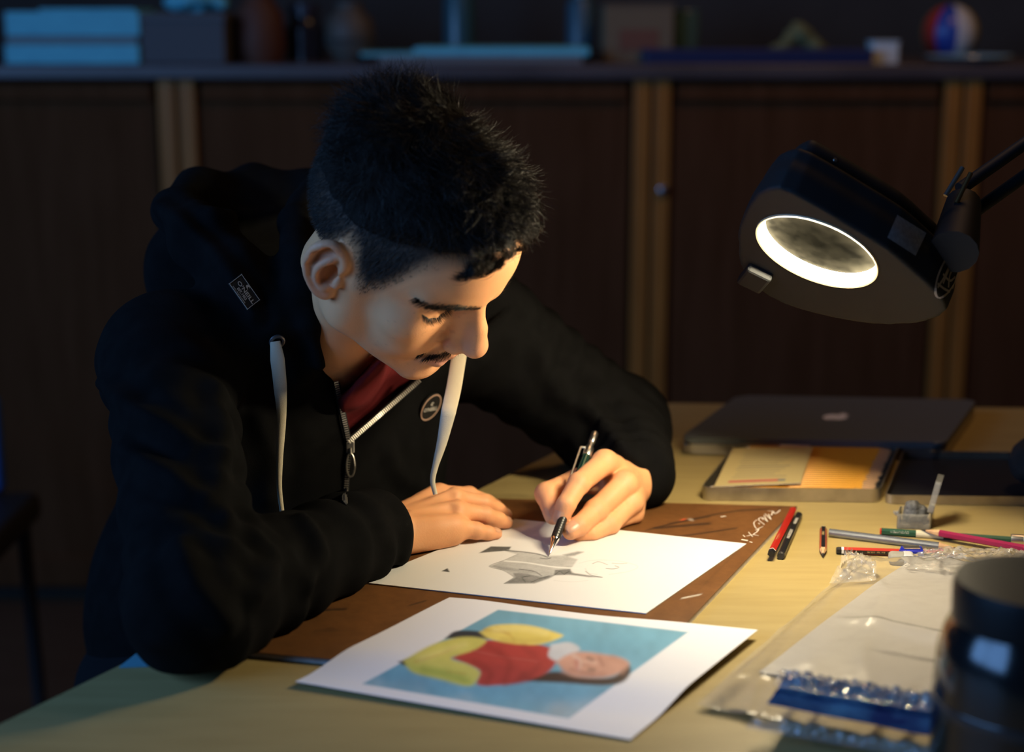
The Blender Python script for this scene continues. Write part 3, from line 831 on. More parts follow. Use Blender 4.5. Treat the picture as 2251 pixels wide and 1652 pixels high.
# pencil cap / holder at the right
hold = empty('pencil_extender', (*G(2222, 1186, .005)[:2], T + .0055)); tag(hold, 'silver pencil extender at the right end of the green pencil', 'pencil extender')
d_ = G(2330, 1194, .005) - G(2222, 1186, .005)
hold.rotation_euler = Vector(d_).to_track_quat('X', 'Z').to_euler()
MX = Matrix.Rotation(math.pi / 2, 4, 'Y')
m_steel = mat('brushed_steel', (.62, .60, .57), .28, metal=.95)
MB().lathe([(.0044, 0), (.0054, 0), (.0056, .001), (.0056, .030), (.0050, .031), (.0044, .031), (.0044, 0)], 20, MX).build('sleeve', m_steel, hold, smooth=40)
MB().lathe([(.0058, .012), (.0062, .0125), (.0062, .016), (.0058, .0165)], 20, MX).build('slide_ring', m_steel, hold, smooth=40)
MB().lathe([(0, .031), (.0050, .031), (.0048, .075), (0, .075)], 16, MX).build('shaft', m_blackp, hold, smooth=40)
# blue sharpener and grey cap peeping out of the film
shp = empty('sharpener', (*G(1998, 1224, 0)[:2], T)); tag(shp, 'small blue plastic sharpener under the crumpled film', 'sharpener')
MB().prism([(-.012, -.006), (.012, -.009), (.014, .007), (-.006, .009)], .0, .009, bevel=.0012).build('body', mat('blue_plastic', (.010, .018, .32), .35), shp)
MB().box((.002, 0, .0098), (.016, .008, .0012), bevel=.0003).build('blade', m_steel, shp)
er = empty('eraser', (*G(1978, 1238, 0)[:2], T), -.15); tag(er, 'grey rounded eraser at the edge of the clear film', 'eraser')
MB().box((0, 0, .0055), (.022, .016, .011), bevel=.004, seg=3).build('rubber', mat('grey_rubber', (.24, .23, .20), .8), er, smooth=40)
MB().box((.007, 0, .0055), (.012, .0168, .0118), bevel=.0038, seg=3).build('sleeve', mat('eraser_sleeve', (.45, .45, .46), .5), er, smooth=40)

# ------------------------------------------------------------------ kneaded eraser in its clear box
m_clear = bpy.data.materials.new('clear_plastic'); m_clear.use_nodes = True
def film_material(m, tint, base, rough, scale=0., strength=0., gloss=1.0, ior=1.45):
    nt = m.node_tree; nt.nodes.clear()
    out = nt.nodes.new('ShaderNodeOutputMaterial')
    tr = nt.nodes.new('ShaderNodeBsdfTransparent'); tr.inputs[0].default_value = (.97, .97, .97, 1)
    df = nt.nodes.new('ShaderNodeBsdfDiffuse'); df.inputs[0].default_value = (*tint, 1)
    gl = nt.nodes.new('ShaderNodeBsdfGlossy'); gl.inputs[0].default_value = (gloss, gloss, gloss, 1); gl.inputs[1].default_value = rough
    m1 = nt.nodes.new('ShaderNodeMixShader'); m1.inputs[0].default_value = base
    nt.links.new(tr.outputs[0], m1.inputs[1]); nt.links.new(df.outputs[0], m1.inputs[2])
    fr = nt.nodes.new('ShaderNodeFresnel'); fr.inputs[0].default_value = ior
    m2 = nt.nodes.new('ShaderNodeMixShader')
    nt.links.new(fr.outputs[0], m2.inputs[0]); nt.links.new(m1.outputs[0], m2.inputs[1]); nt.links.new(gl.outputs[0], m2.inputs[2])
    nt.links.new(m2.outputs[0], out.inputs[0])
    if strength:
        tc = nt.nodes.new('ShaderNodeTexCoord'); n = nt.nodes.new('ShaderNodeTexNoise'); n.inputs['Scale'].default_value = scale; n.inputs['Detail'].default_value = 3
        nt.links.new(tc.outputs['Object'], n.inputs['Vector'])
        b = nt.nodes.new('ShaderNodeBump'); b.inputs['Strength'].default_value = strength; b.inputs['Distance'].default_value = .004
        nt.links.new(n.outputs['Fac'], b.inputs['Height'])
        nt.links.new(b.outputs[0], gl.inputs['Normal']); nt.links.new(b.outputs[0], fr.inputs['Normal'])
film_material(m_clear, (.75, .74, .70), .16, .08)
A_, u_, v_ = frame_from((1970, 1162), (2047, 1164), (1990, 1110), 0)
bw, bd = np.linalg.norm(u_), .030
vx = v_ / np.linalg.norm(v_)
ME = affine((*(u_ / 2 + vx * bd / 2), 0), u_ / bw, vx)
ebox = empty('eraser_box', (A_[0], A_[1], T)); tag(ebox, 'small clear plastic box with its lid standing open, behind the green pencil', 'box')
tray(bw, bd, .016, ME, .0011, .003).build('tray', [m_clear, m_clear], ebox)
Rl = Matrix.Rotation(math.radians(-78), 4, 'Y')
tray(bw, bd * 1.04, .007, ME @ Matrix.Translation((bw / 2 + .001, 0, .016)) @ Rl @ Matrix.Translation((bw / 2, 0, 0)), .0011, .003).build('lid', [m_clear, m_clear], ebox)
MB().box(ME @ Vector((-bw / 2 - .002, 0, .0125)), (.005, .012, .0025), bevel=.0008).build('latch', m_clear, ebox)
ec = ME @ Vector((-.001, 0, .0115)); ec = np.array([ec.x + A_[0], ec.y + A_[1], ec.z])
def ker(p):
    d = ell(p, ec + [0, 0, -.001], (.0125, .0105, .0095))
    d = smin(d, ell(p, ec + [-.003, -.001, .008], (.0075, .0085, .0075)), f32(.005))
    d = smin(d, ell(p, ec + [.006, .001, .003], (.0075, .0080, .0065)), f32(.004))
    return smax(d, -rc(p, ec + [-.002, -.014, .010], ec + [.010, -.008, .006], .0022, .0015), f32(.003))
V_, Q_ = polygonise(ker, ec - .022, ec + .022, .0007)
V_ = displace(V_, Q_, .0012 * pnoise(V_.astype(f32), 180, 2) + .0006 * pnoise(V_.astype(f32), 420, 3))
ke = link('kneaded_eraser', mesh_np('kneaded_eraser', V_ - [ec[0], ec[1], 0], Q_), mat('kneaded_rubber', (.060, .060, .062), .65, noise=(160, (.10, .10, .10), 4, (1, 1, 1))))
ke.location = (ec[0], ec[1], T); tag(ke, 'dark grey lump of kneaded eraser sitting in the clear box', 'eraser')

# ------------------------------------------------------------------ dark cloth pouch on the lid at the right edge
cl = P(2262, 1050, 1.70); cl[2] = .028
def pouch(p):
    d = ell(p, cl + [.03, 0, .006], (.050, .035, .030))
    d = smin(d, ell(p, cl + [.0, -.004, .004], (.022, .020, .020)), f32(.012))
    return smax(d, f32(.0035) - p[:, 2], f32(.004))
V_, Q_ = polygonise(pouch, cl - [.06, .06, .04], cl + [.10, .06, .06], .0016)
V_ = displace(V_, Q_, .003 * pnoise(V_.astype(f32), 60, 2) + .0012 * pnoise(V_.astype(f32), 150, 3))
po = link('cloth_pouch', mesh_np('cloth_pouch', V_ - [cl[0], cl[1], 0], Q_), mat('black_mesh_cloth', (.014, .014, .014), .9, bump=(1500, .5, .001)))
po.location = (cl[0], cl[1], T); tag(po, 'crumpled black cloth pouch on the tin lid at the right edge', 'pouch')
# blue card sticking out under the elbow
bc = [G(x, y, .001) for x, y in ((262, 1466), (350, 1462), (352, 1440), (300, 1436))]
bcard = MB().prism([(p[0] - bc[0][0], p[1] - bc[0][1]) for p in bc], 0, .0012).build('blue_card', mat('blue_paper', (.10, .32, .42), .6)); bcard.location = (bc[0][0], bc[0][1], T + .0003)
tag(bcard, 'small pale blue card under the right elbow at the table edge', 'card')
# ================================================================== plastic bag with a grey card and a blue label
m_film = bpy.data.materials.new('clear_film'); m_film.use_nodes = True
film_material(m_film, (.70, .67, .62), .13, .20, 70, .22, gloss=.7, ior=1.2)
bag = empty('plastic_bag', (*G(1850, 1400)[:2], T)); tag(bag, 'clear plastic bag in the front right with a grey card and blue label inside', 'bag')
b0_ = G(1850, 1400)
def quad_sheet(name, px, z_fn, nu, nv, m, parent, org, thick=.0005, z=0.0):
    q = [G(x, y, z) for x, y in px]
    o = sheet(name, q, nu, nv, z_fn, m, parent, None, thick, (org[0], org[1])); o.location = (0, 0, -T); return o
nz = lambda u, v, s, k: pnoise(np.stack([u * s, v * s, 0 * u], 1).astype(f32), 1.0, k)
gcard = empty('grey_card', (*b0_[:2], T)); tag(gcard, 'plain grey card lying inside the clear plastic bag', 'card')
quad_sheet('card', ((1668, 1482), (2330, 1600), (2560, 1290), (2006, 1236)), lambda u, v: .0035 + .003 * np.sin(u * 5 + v * 3) ** 2 + .0015 * nz(u, v, 4, 3), 40, 40, mat('grey_card', (.34, .325, .32), .45, spec=.5), gcard, b0_)
quad_sheet('blue_label', ((1686, 1546), (2105, 1626), (2170, 1545), (1728, 1484)), lambda u, v: .0270 + .0012 * nz(u, v, 6, 5), 50, 16, mat('blue_label', (.007, .016, .085), 1.0, spec=.0, noise=(28, (.022, .085, .24), 3, (1, 1, 1))), bag, b0_, .0004, .0270)
def film_z(u, v):
    n = nz(u, v, 5, 7) * .6 + nz(u, v, 11, 8) * .35 + nz(u, v, 24, 9) * .18
    rdg = np.abs(nz(u + .3 * v, v * .4, 9, 12))
    edge_ = np.minimum(np.minimum(u, 1 - u), np.minimum(v, 1 - v))
    crumple = np.exp(-((v - .97) / .10) ** 2) * .010 * (1 + nz(u, v, 30, 4))
    return .0150 * ss(edge_, 0, .10) + .0016 * n * ss(edge_, 0, .05) + .003 * (1 - rdg) ** 4 + crumple * .6 + .0035 + .006 * np.exp(-((v - .50 + .10 * u) / .018) ** 2) * ss(u, .15, .4)
quad_sheet('film_top', ((1530, 1560), (2045, 1668), (2600, 1290), (1880, 1245)), film_z, 110, 110, m_film, bag, b0_, 0)
m_film2 = bpy.data.materials.new('crumpled_clear_film'); m_film2.use_nodes = True
film_material(m_film2, (.85, .83, .80), .18, .07, 130, .7, gloss=1.0, ior=1.5)
fold_z = lambda u, v: .031 + .007 * (1 - np.abs(nz(u * 3.5, v, 12, 41))) ** 2 * ss(np.minimum(v, 1 - v), 0, .3)
quad_sheet('sparkle_strip', ((1700, 1506), (2160, 1582), (2180, 1548), (1722, 1472)), fold_z, 120, 14, m_film2, bag, b0_, 0, .031)  # crumpled strip added to give white sparkles along the label
fold_z2 = lambda u, v: .012 + .006 * (1 - np.abs(nz(u * 2.5, v, 12, 43))) ** 2 * ss(np.minimum(v, 1 - v), 0, .3)
quad_sheet('sparkle_strip', ((1640, 1600), (2030, 1668), (2050, 1648), (1668, 1582)), fold_z2, 120, 14, m_film2, bag, b0_, 0, .012)  # second strip added for sparkles, along the near edge of the bag
# a crumpled loose piece of clear film over the pencils
crk = empty('crumpled_film', (*G(2120, 1230)[:2], T)); tag(crk, 'crumpled shiny clear film heaped over the ends of the loose pencils', 'plastic film')
c0_ = G(2120, 1230)
def crk_z(u, v):
    r = np.abs(nz(u, v, 7, 21)) * .6 + np.abs(nz(u, v, 15, 22)) * .4 + np.abs(nz(u, v, 34, 23)) * .25
    e = np.minimum(np.minimum(u, 1 - u), np.minimum(v, 1 - v))
    return .006 + .012 * (1 - r) * ss(e, -.05, .25) + .002 * nz(u, v, 50, 24)
quad_sheet('film', ((1985, 1262), (2420, 1300), (2440, 1232), (2012, 1220)), crk_z, 110, 60, m_film2, crk, c0_, 0)
pk = empty('film_corner', (*G(1860, 1270)[:2], T)); tag(pk, 'small glossy torn corner of clear film left of the crumpled heap', 'plastic film')
d0_ = G(1860, 1270)
quad_sheet('film', ((1822, 1292), (1925, 1285), (1925, 1262), (1862, 1232)), lambda u, v: .004 + .012 * (1 - np.abs(nz(u, v, 6, 31))) ** 2 * ss(v, -.1, .6), 40, 30, m_film2, pk, d0_, 0)

# ------------------------------------------------------------------ dark glossy canister close to the camera
by0 = 1.00; bx0 = P(2262, 1500, by0)[0]
bot = empty('black_canister', (bx0, by0, T)); tag(bot, 'black glossy canister out of focus in the near right corner', 'canister')
k_ = .150 / .247
prof = [(0, .001), (.056, .001), (.061, .004), (.0625, .02), (.0630, .075), (.0615, .100), (.0570, .115), (.0530, .122)]
MB().lathe(prof + [(.0530, .1222), (0, .1222)], 48).build('flask', mat('black_gloss', (.006, .007, .008), .16, spec=.6), bot, smooth=40)
MB().lathe([(.0515, .1222), (.0535, .1228), (.0540, .144), (.0520, .150), (.034, .152), (0, .152)], 48).build('cap', mat('black_cap', (.004, .005, .006), .5, spec=.15), bot, smooth=40)
MB().lathe([(.0629, .060), (.0634, .061), (.0634, .068), (.0629, .069)], 48).build('band', mat('dark_band', (.02, .02, .022), .2), bot, smooth=40)
# ================================================================== magnifier lamp
LC = P(1795, 553, 1.425)
LS = .936                                   # size of this lamp head against a 121 mm lens
camR = np.array([1., 0, 0]); camU = np.array([0, _s, _c]); camT = np.array([0, -_c, _s])
lw_ = .31 * camT + .95 * (-.44 * camR - .90 * camU); lw_ /= np.linalg.norm(lw_)      # the way the lens faces
lu_ = .90 * camR - .44 * camU; lu_ -= lw_ * (lu_ @ lw_); lu_ /= np.linalg.norm(lu_)
lv_ = np.cross(lw_, lu_)
if lv_ @ camT < 0: lv_ = -lv_
LB = np.stack([lu_, lv_, lw_], 1)
def L3(u, v, w): return LC + LB @ (np.array([u, v, w]) * LS)
def lens_plane(px, py):
    d = ray(px, py); o = np.array([0, 0, CAM_H]); t = ((LC - o) @ lw_) / (d @ lw_)
    q = (o + d * t - LC) @ LB / LS
    return q[:2]
PLATE = np.array([lens_plane(*q) for q in bez([(1672, 430), (1642, 470), (1624, 530), (1626, 582), (1662, 632), (1722, 668), (1800, 692), (1880, 708), (1960, 715), (2030, 704), (2074, 680), (2050, 640), (2006, 600), (1946, 549), (1856, 494), (1780, 449), (1714, 417), (1672, 430)], 2)[:-1]])
def poly2(u, v, pts):
    d = np.full(len(u), 9., f32); ins = np.zeros(len(u), bool)
    for a, b in zip(pts, np.roll(pts, -1, 0)):
        ex, ey = f32(b[0] - a[0]), f32(b[1] - a[1])
        wx, wy = u - f32(a[0]), v - f32(a[1])
        t = np.clip((wx * ex + wy * ey) / (ex * ex + ey * ey), 0, 1)
        d = np.minimum(d, (wx - t * ex) ** 2 + (wy - t * ey) ** 2)
        c = (a[1] <= v) != (b[1] <= v)
        if abs(ey) > 1e-9: ins ^= c & (u < f32(a[0]) + wy / ey * ex)
    d = np.sqrt(d); return np.where(ins, -d, d)
def lamp_sdf(p):
    q = ((p - LC.astype(f32)) @ LB.astype(f32)) / f32(LS)
    u, v, w = q[:, 0], q[:, 1], q[:, 2]
    r = np.sqrt(u * u + v * v)
    o2 = poly2(u, v, PLATE)
    # thick near part with a straight wall, thin disc beyond
    top1 = f32(-.050) - w
    near = smax(o2, f32(-.055) - v, f32(.02))
    d = smax(near, top1, f32(.006))
    d = smin(d, smax(o2, f32(-.026) - w, f32(.010)), f32(.012))
    up = smax(o2 + f32(.012), f32(.012) - v, f32(.012))
    d = smin(d, smax(up, f32(-.074) - w, f32(.016)), f32(.004))
    d = smax(d, w, f32(.003))
    hole = smax(r - f32(.0605), -(w + f32(.016)), f32(.002))
    return smax(d, -hole, f32(.0015)) * f32(LS)
V_, Q_ = polygonise(lamp_sdf, LC - .24, LC + .24, .0021)
lamp = empty('magnifier_lamp', (.98, 1.80, T)); tag(lamp, 'black magnifier lamp with a round lit lens on a spring arm', 'lamp')
LO = np.array([.98, 1.80, 0])
m_lampb = mat('black_lamp_plastic', (.012, .0135, .0155), .60, spec=.2, bump=(900, .12, .0005))
link('housing', mesh_np('housing', V_ - LO, Q_), m_lampb, lamp)
def lamp_M(du=0, dv=0, dw=0):
    M = Matrix.Identity(4)
    for r in range(3):
        M[r][0] = lu_[r] * LS; M[r][1] = lv_[r] * LS; M[r][2] = lw_[r] * LS
    M.translation = Vector(L3(du, dv, dw) - LO)
    return M
LAMP_WARM = (1.0, .84, .55)
prof = [(.0602, -.0010), (.0596, -.004), (.0588, -.008), (.0576, -.0135)]
MB().lathe(prof, 56, lamp_M()).build('ring_tube', mat('lit_ring_tube', (1, 1, 1), .5, emit=(LAMP_WARM, 600.0)), lamp, smooth=60)
m_lens = mat('dusty_lens', (.0010, .0010, .0009), .9, spec=.0, noise=(60, (.0032, .0031, .0026), 6, (1, 1, 1)))
MB().lathe([(0, -.0115), (.020, -.0119), (.040, -.0126), (.0585, -.0137), (.0585, -.0155), (0, -.0155)], 56, lamp_M()).build('lens', m_lens, lamp, smooth=40)
MB().lathe([(.0600, -.001), (.0600, .0012), (.0618, .0016), (.0624, .0006), (.0624, -.001)], 56, lamp_M()).build('lens_rim', mat('rim_plastic', (.40, .33, .22), .3), lamp, smooth=50)
# label sticker on the near side wall, round worn sticker at the end
def on_lamp(px, py):
    d = ray(px, py); o = Vector((0, 0, CAM_H))
    return lamp_bvh.ray_cast(o, Vector(d).normalized())
lamp_bvh = make_bvh(V_, Q_) if 'make_bvh' in globals() else BVHTree.FromPolygons(V_.tolist(), Q_.tolist())
def decal(bvh, px_pts, name, m, parent, org, n=6, lift=.0004):
    """four image corners dropped on a surface: a thin patch that follows it"""
    a, b, c, d = [np.array(x, float) for x in px_pts]
    V, Fq = [], []
    for i in range(n):
        for j in range(n):
            s, t = i / (n - 1), j / (n - 1)
            q = (1 - s) * (1 - t) * a + s * (1 - t) * b + s * t * c + (1 - s) * t * d
            co, no, k, ds = bvh.ray_cast(Vector((0, 0, CAM_H)), Vector(ray(*q)).normalized())
            if co is None: co = Vector(P(*q, 1.6)); no = Vector((0, -1, 0))
            V.append(np.array(co + no * lift) - org)
    for i in range(n - 1):
        for j in range(n - 1): Fq.append((i * n + j, i * n + j + 1, (i + 1) * n + j + 1, (i + 1) * n + j))
    return link(name, mesh_np(name, V, Fq), m, parent)
decal(lamp_bvh, [(1972, 472), (2036, 512), (2012, 562), (1950, 522)], 'label_sticker', mat('pale_sticker', (.20, .22, .24), .5, noise=(300, (.14, .15, .17), 3, (1, 1, 1))), lamp, LO)
def strokes_on(bvh, strokes, w, name, m, parent, org, lift=.0006, yfall=1.5):
    mb = MB()
    for pts in strokes:
        c = bez(pts, 4) if len(pts) > 2 else np.array(pts, float)
        g, nn = [], []
        for q in c:
            co, no, k, ds = bvh.ray_cast(Vector((0, 0, CAM_H)), Vector(ray(*q)).normalized())
            if co is None: continue
            g.append(co + no * lift); nn.append(no)
        for k in range(len(g) - 1):
            t = (g[k + 1] - g[k])
            if t.length < 1e-6 or t.length > .02: continue
            s = t.normalized().cross(nn[k]) * (w / 2)
            o = Vector(org)
            mb.poly([g[k] - s - o, g[k + 1] - s - o, g[k + 1] + s - o, g[k] + s - o])
    return mb.build(name, m, parent)
def Zl(zx, zy): return (1580 + zx / 3.355, 280 + zy / 3.355)
ov = [Zl(1690 + 95 * math.cos(a) * .8 + 62 * math.sin(a) * .9 * 1.0, 1080 + 168 * -math.cos(a) * 1.0 + 40 * math.sin(a)) for a in np.linspace(0, 2 * math.pi, 28)]
m_stk = mat('worn_sticker_ink', (.30, .26, .22), .6)
strokes_on(lamp_bvh, [ov, [Zl(1760, 960), Zl(1700, 1020), Zl(1660, 1100), Zl(1610, 1180)], [Zl(1740, 1010), Zl(1700, 1090), Zl(1690, 1180)], [Zl(1780, 1000), Zl(1740, 1120), Zl(1720, 1190)], [Zl(1650, 1080), Zl(1700, 1130), Zl(1740, 1100)], [Zl(1610, 1150), Zl(1660, 1190), Zl(1700, 1210)], [Zl(1720, 980), Zl(1690, 1050), Zl(1650, 1150)]], .0022, 'round_sticker', m_stk, lamp, LO)
# handle lip at the left
MB().box(Vector(L3(*lens_plane(1662, 606), .002) - LO), (.026, .040, .012), Matrix(LB.tolist()), bevel=.003).build('handle', m_lampb, lamp)
# spring arm: two parallel rods rising to the right, elbow, lower rods, clamp
j0 = P(2118, 446, 1.465); e1 = np.array([.86, 1.86, .62]); base = np.array([.98, 1.80, .05])
e1 = P(2420, 262, 1.66)
e1 = j0 + (P(2251, 352, 1.505) - j0) / np.linalg.norm(P(2251, 352, 1.505) - j0) * .46
off = np.array([-.008, .0, .026])
for k in (0, 1):
    MB().tube([j0 + off * (k - .5) - LO, e1 + off * (k - .5) - LO], .0062, 10).build('arm_rod', m_lampb, lamp, smooth=50)
    MB().tube([e1 + off * (k - .5) - LO, base + np.array([.015 * (2 * k - 1), 0, .02]) - LO], .0062, 10).build('arm_rod', m_lampb, lamp, smooth=50)
MB().tube([j0 - LO, L3(.112, .045, -.04) - LO], [.016, .022], 14).build('knuckle', m_lampb, lamp, smooth=40)
MB().lathe([(0, -.018), (.020, -.018), (.020, .018), (0, .018)], 20, Matrix.Translation(Vector(e1 - LO)) @ Matrix.Rotation(math.pi / 2, 4, 'X')).build('elbow_joint', m_lampb, lamp, smooth=40)
MB().lathe([(0, 0), (.05, 0), (.05, .012), (.022, .018), (.018, .075), (0, .078)], 28, Matrix.Translation(Vector(base - LO) - Vector((0, 0, .05)))).build('base', m_lampb, lamp, smooth=40)
for k, (a, b) in enumerate((((2078, 430), (2116, 368)), ((2102, 446), (2134, 380)))):
    A3, B3 = P(*a, 1.435), P(*b, 1.445)
    MB().tube([A3 - LO, B3 - LO], .0022, 8).build('tension_screw', m_steel if k == 0 else mat('brass_screw', (.35, .20, .08), .35, metal=.9), lamp, smooth=50)
# small screw that catches the light
sc_, no_, _k, _d = lamp_bvh.ray_cast(Vector((0, 0, CAM_H)), Vector(ray(1836, 352)).normalized())
if sc_ is not None:
    MB().lathe([(0, .0012), (.0018, .0008), (.0022, 0)], 12, Matrix.Translation(sc_ - Vector(LO)) @ no_.to_track_quat('Z', 'Y').to_matrix().to_4x4()).build('screw', m_steel, lamp, smooth=50)
# ================================================================== things on the worktop at the back (all far out of focus)
def bgp(px, Y): return P(px, 130, Y)[0]
CTZ = CT + .001
def bthing(name, label, cat, px, Y, group=None):
    o = empty(name, (bgp(px, Y), Y, CTZ)); tag(o, label, cat, group); return o
def mpp(Y): return Y * .99 / FPX
m_bluew = mat('white_paper_edges', (.15, .58, .66), .8, noise=(30, (.12, .46, .56), 4, (1, 1, 14)))
Y_ = 3.42; k_ = mpp(Y_)
def slab(name, label, cat, px, Y, dx, dy, z0, w, d, h, m, rz=0.0, bev=.002):
    o = MB().box((0, 0, h / 2), (w, d, h), bevel=bev).build(name, m); o.location = (bgp(px, Y) + dx, Y + dy, CTZ + z0); o.rotation_euler = (0, 0, rz)
    return tag(o, label, cat)
slab('paper_ream', 'lower white paper ream of the stack at the left end of the worktop', 'paper ream', 190, Y_, 0, 0, 0, 282 * k_, .22, 40 * k_, m_bluew)
slab('folder', 'grey folder between the two white paper reams', 'folder', 190, Y_, 0, 0, 40.3 * k_, 276 * k_, .21, 17 * k_, mat('grey_folder', (.16, .20, .21), .7))
slab('paper_ream', 'upper white paper ream of the stack at the left end of the worktop', 'paper ream', 190, Y_, .003, .004, 57.6 * k_, 282 * k_, .22, 50 * k_, m_bluew)
slab('loose_sheets', 'loose sheets on top of the white paper reams', 'sheets', 190, Y_, .03, 0, 107.8 * k_, 200 * k_, .2, 6 * k_, m_bluew, .03, .001)
o = bthing('grey_box', 'dark grey box beside the paper stack', 'box', 424, Y_)
MB().box((0, 0, 50 * k_), (178 * k_, .2, 100 * k_), bevel=.004).build('body', mat('grey_board', (.085, .085, .09), .8), o)
MB().box((0, 0, 96 * k_), (184 * k_, .206, 18 * k_), bevel=.004).build('lid', mat('grey_board_lid', (.10, .10, .105), .8), o)
o = bthing('crumpled_paper', 'pale crumpled paper on the grey box', 'paper', 436, Y_); o.location.z += 105 * k_
V_, Q_ = polygonise(lambda p: ell(p, (0, 0, .022), (.07, .05, .022)), (-.1, -.1, -.02), (.1, .1, .07), .006)
V_ = displace(V_, Q_, .012 * pnoise(V_.astype(f32), 40, 2)); V_[:, 2] = np.maximum(V_[:, 2], 0)
link('paper', mesh_np('paper', V_, Q_, smooth=False), m_bluew, o)
o = bthing('clay_pot', 'dark reddish brown pot right of the grey box', 'pot', 572, Y_)
MB().lathe([(0, 0), (.045, 0), (.055, .03), (.05, .10), (.03, .13), (.034, .15), (.026, .15), (.022, .12), (0, .11)], 24).build('pot', mat('terracotta', (.10, .030, .012), .7), o, smooth=40)
MB().lathe([(.030, .148), (.036, .150), (.036, .157), (.030, .158)], 24).build('rim', mat('terracotta_rim', (.08, .026, .012), .6), o, smooth=40)
o = bthing('round_vase', 'dull brown rounded vase behind the crown of the person', 'vase', 770, 3.5)
MB().lathe([(0, 0), (.03, 0), (.055, .04), (.05, .085), (.028, .11), (.03, .125), (.024, .125), (.02, .1), (0, .09)], 24).build('vase', mat('stoneware', (.10, .075, .055), .6), o, smooth=40)
MB().lathe([(.0555, .04), (.0568, .044), (.0555, .048)], 24).build('band', m_wall, o, smooth=40)
o = bthing('dark_jar', 'near-black jar between the pot and the vase', 'jar', 672, 3.5)
MB().lathe([(0, 0), (.04, 0), (.042, .07), (.03, .085), (.03, .1), (0, .1)], 24).build('jar', mat('dark_glass', (.016, .014, .018), .25), o, smooth=40)
MB().lathe([(.033, .098), (.033, .12), (0, .122)], 24).build('lid', mat('jar_lid', (.03, .028, .04), .4), o, smooth=40)
slab('folder', 'flat dull folder under the pale papers, behind the crown of the person', 'folder', 1080, Y_, -.02, 0, 0, 430 * k_, .24, 16 * k_, mat('dull_folders', (.16, .155, .15), .8))
slab('loose_sheets', 'pale sheets on the dull folder, left of the paper ream', 'sheets', 1080, Y_, -.215, -.02, 16.3 * k_, 120 * k_, .2, 6 * k_, m_bluew, .1, .001)
slab('paper_ream', 'pale flat paper ream on the dull folder, in front of the teal bottle', 'paper ream', 1100, Y_, .006, 0, 16.5 * k_, 372 * k_, .21, 17 * k_, m_bluew, -.03)
o = bthing('spray_can', 'bluish can behind the paper pile', 'can', 1275, 3.55)
MB().lathe([(0, 0), (.03, 0), (.03, .12), (.02, .135), (.012, .138), (0, .138)], 24).build('can', mat('blue_can', (.04, .10, .14), .4), o, smooth=40)
MB().lathe([(.014, .136), (.014, .165), (0, .167)], 16).build('cap', mat('pale_cap', (.25, .42, .48), .5), o, smooth=40)
o = bthing('spray_can', 'tall teal bottle between the paper pile and the brown carton', 'bottle', 1010, 3.6)
MB().lathe([(0, 0), (.035, 0), (.035, .13), (.018, .17), (.016, .2), (0, .2)], 24).build('bottle', mat('teal_glass', (.03, .09, .11), .3), o, smooth=40)
MB().lathe([(.018, .198), (.018, .22), (0, .221)], 16).build('cap', m_wall, o, smooth=40)
o.name = 'teal_bottle'
o = bthing('carton', 'brown cardboard carton with a red-brown label', 'carton', 1397, 3.48)
MB().box((0, 0, 62 * k_), (150 * k_, .16, 124 * k_), bevel=.003).build('body', mat('cardboard', (.17, .115, .06), .8), o)
MB().box((0, -.081, 48 * k_), (84 * k_, .002, 44 * k_)).build('label', mat('carton_label', (.17, .06, .03), .7), o)
MB().box((0, -.0, 120 * k_), (152 * k_, .162, 10 * k_), bevel=.002).build('flap', mat('cardboard_flap', (.12, .08, .045), .8), o)
o = bthing('glass_jar', 'glass jar right of the brown carton', 'jar', 1505, 3.5)
MB().lathe([(0, 0), (.028, 0), (.03, .09), (.027, .1), (.024, .1), (.026, .01), (0, .008)], 20).build('jar', mat('jar_glass', (.07, .15, .17), .2), o, smooth=40)
MB().lathe([(.0285, .10), (.0300, .104), (.0285, .108), (.0265, .104)], 20).build('rim', mat('jar_rim', (.10, .20, .23), .2), o, smooth=40)
o = bthing('long_box', 'long flat navy box lying on the worktop', 'box', 1660, 3.36)
MB().box((0, 0, 14 * k_), (480 * k_, .10, 28 * k_), bevel=.003).build('body', mat('navy_board', (.008, .016, .07), .5), o)
MB().box((0, 0, 27 * k_), (484 * k_, .104, 7 * k_), bevel=.002).build('lid', mat('navy_lid', (.010, .020, .085), .5), o)
o = bthing('cloth_heap', 'olive green crumpled cloth behind the navy box', 'cloth', 1755, 3.48)
V_, Q_ = polygonise(lambda p: smin(rc(p, (-.05, 0, .03), (0, 0, .075), .016, .014), rc(p, (0, 0, .075), (.05, 0, .03), .014, .016), f32(.02)), (-.1, -.05, -.01), (.1, .05, .12), .004)
V_ = displace(V_, Q_, .006 * pnoise(V_.astype(f32), 60, 2)); V_[:, 2] = np.maximum(V_[:, 2] - .012, 0)
link('cloth', mesh_np('cloth', V_, Q_), mat('olive_cloth', (.13, .14, .06), .9), o)
o = bthing('white_cup', 'small white square pot near the right end of the worktop', 'pot', 1940, 3.38)
MB().prism(round_rect(58 * k_, .055, .006), 0, 44 * k_).build('cup', mat('white_glaze', (.60, .64, .62), .5), o)
MB().prism(round_rect(62 * k_, .059, .006), 43 * k_, 47 * k_).build('lid', mat('white_glaze_lid', (.52, .58, .58), .5), o)
o = bthing('toy_ball', 'striped red blue and yellow ball at the right end of the worktop', 'ball', 2085, 3.5)
n_ = 32; mb = MB()
R0 = 62 * k_
mb.lathe([(R0 * math.sin(a), R0 - R0 * math.cos(a)) for a in np.linspace(0, math.pi, 17)], 24)
for f in mb.bm.faces:
    c = f.calc_center_median(); f.material_index = int(((math.atan2(c.y, c.x) + math.pi) / (2 * math.pi) * 8)) % 4
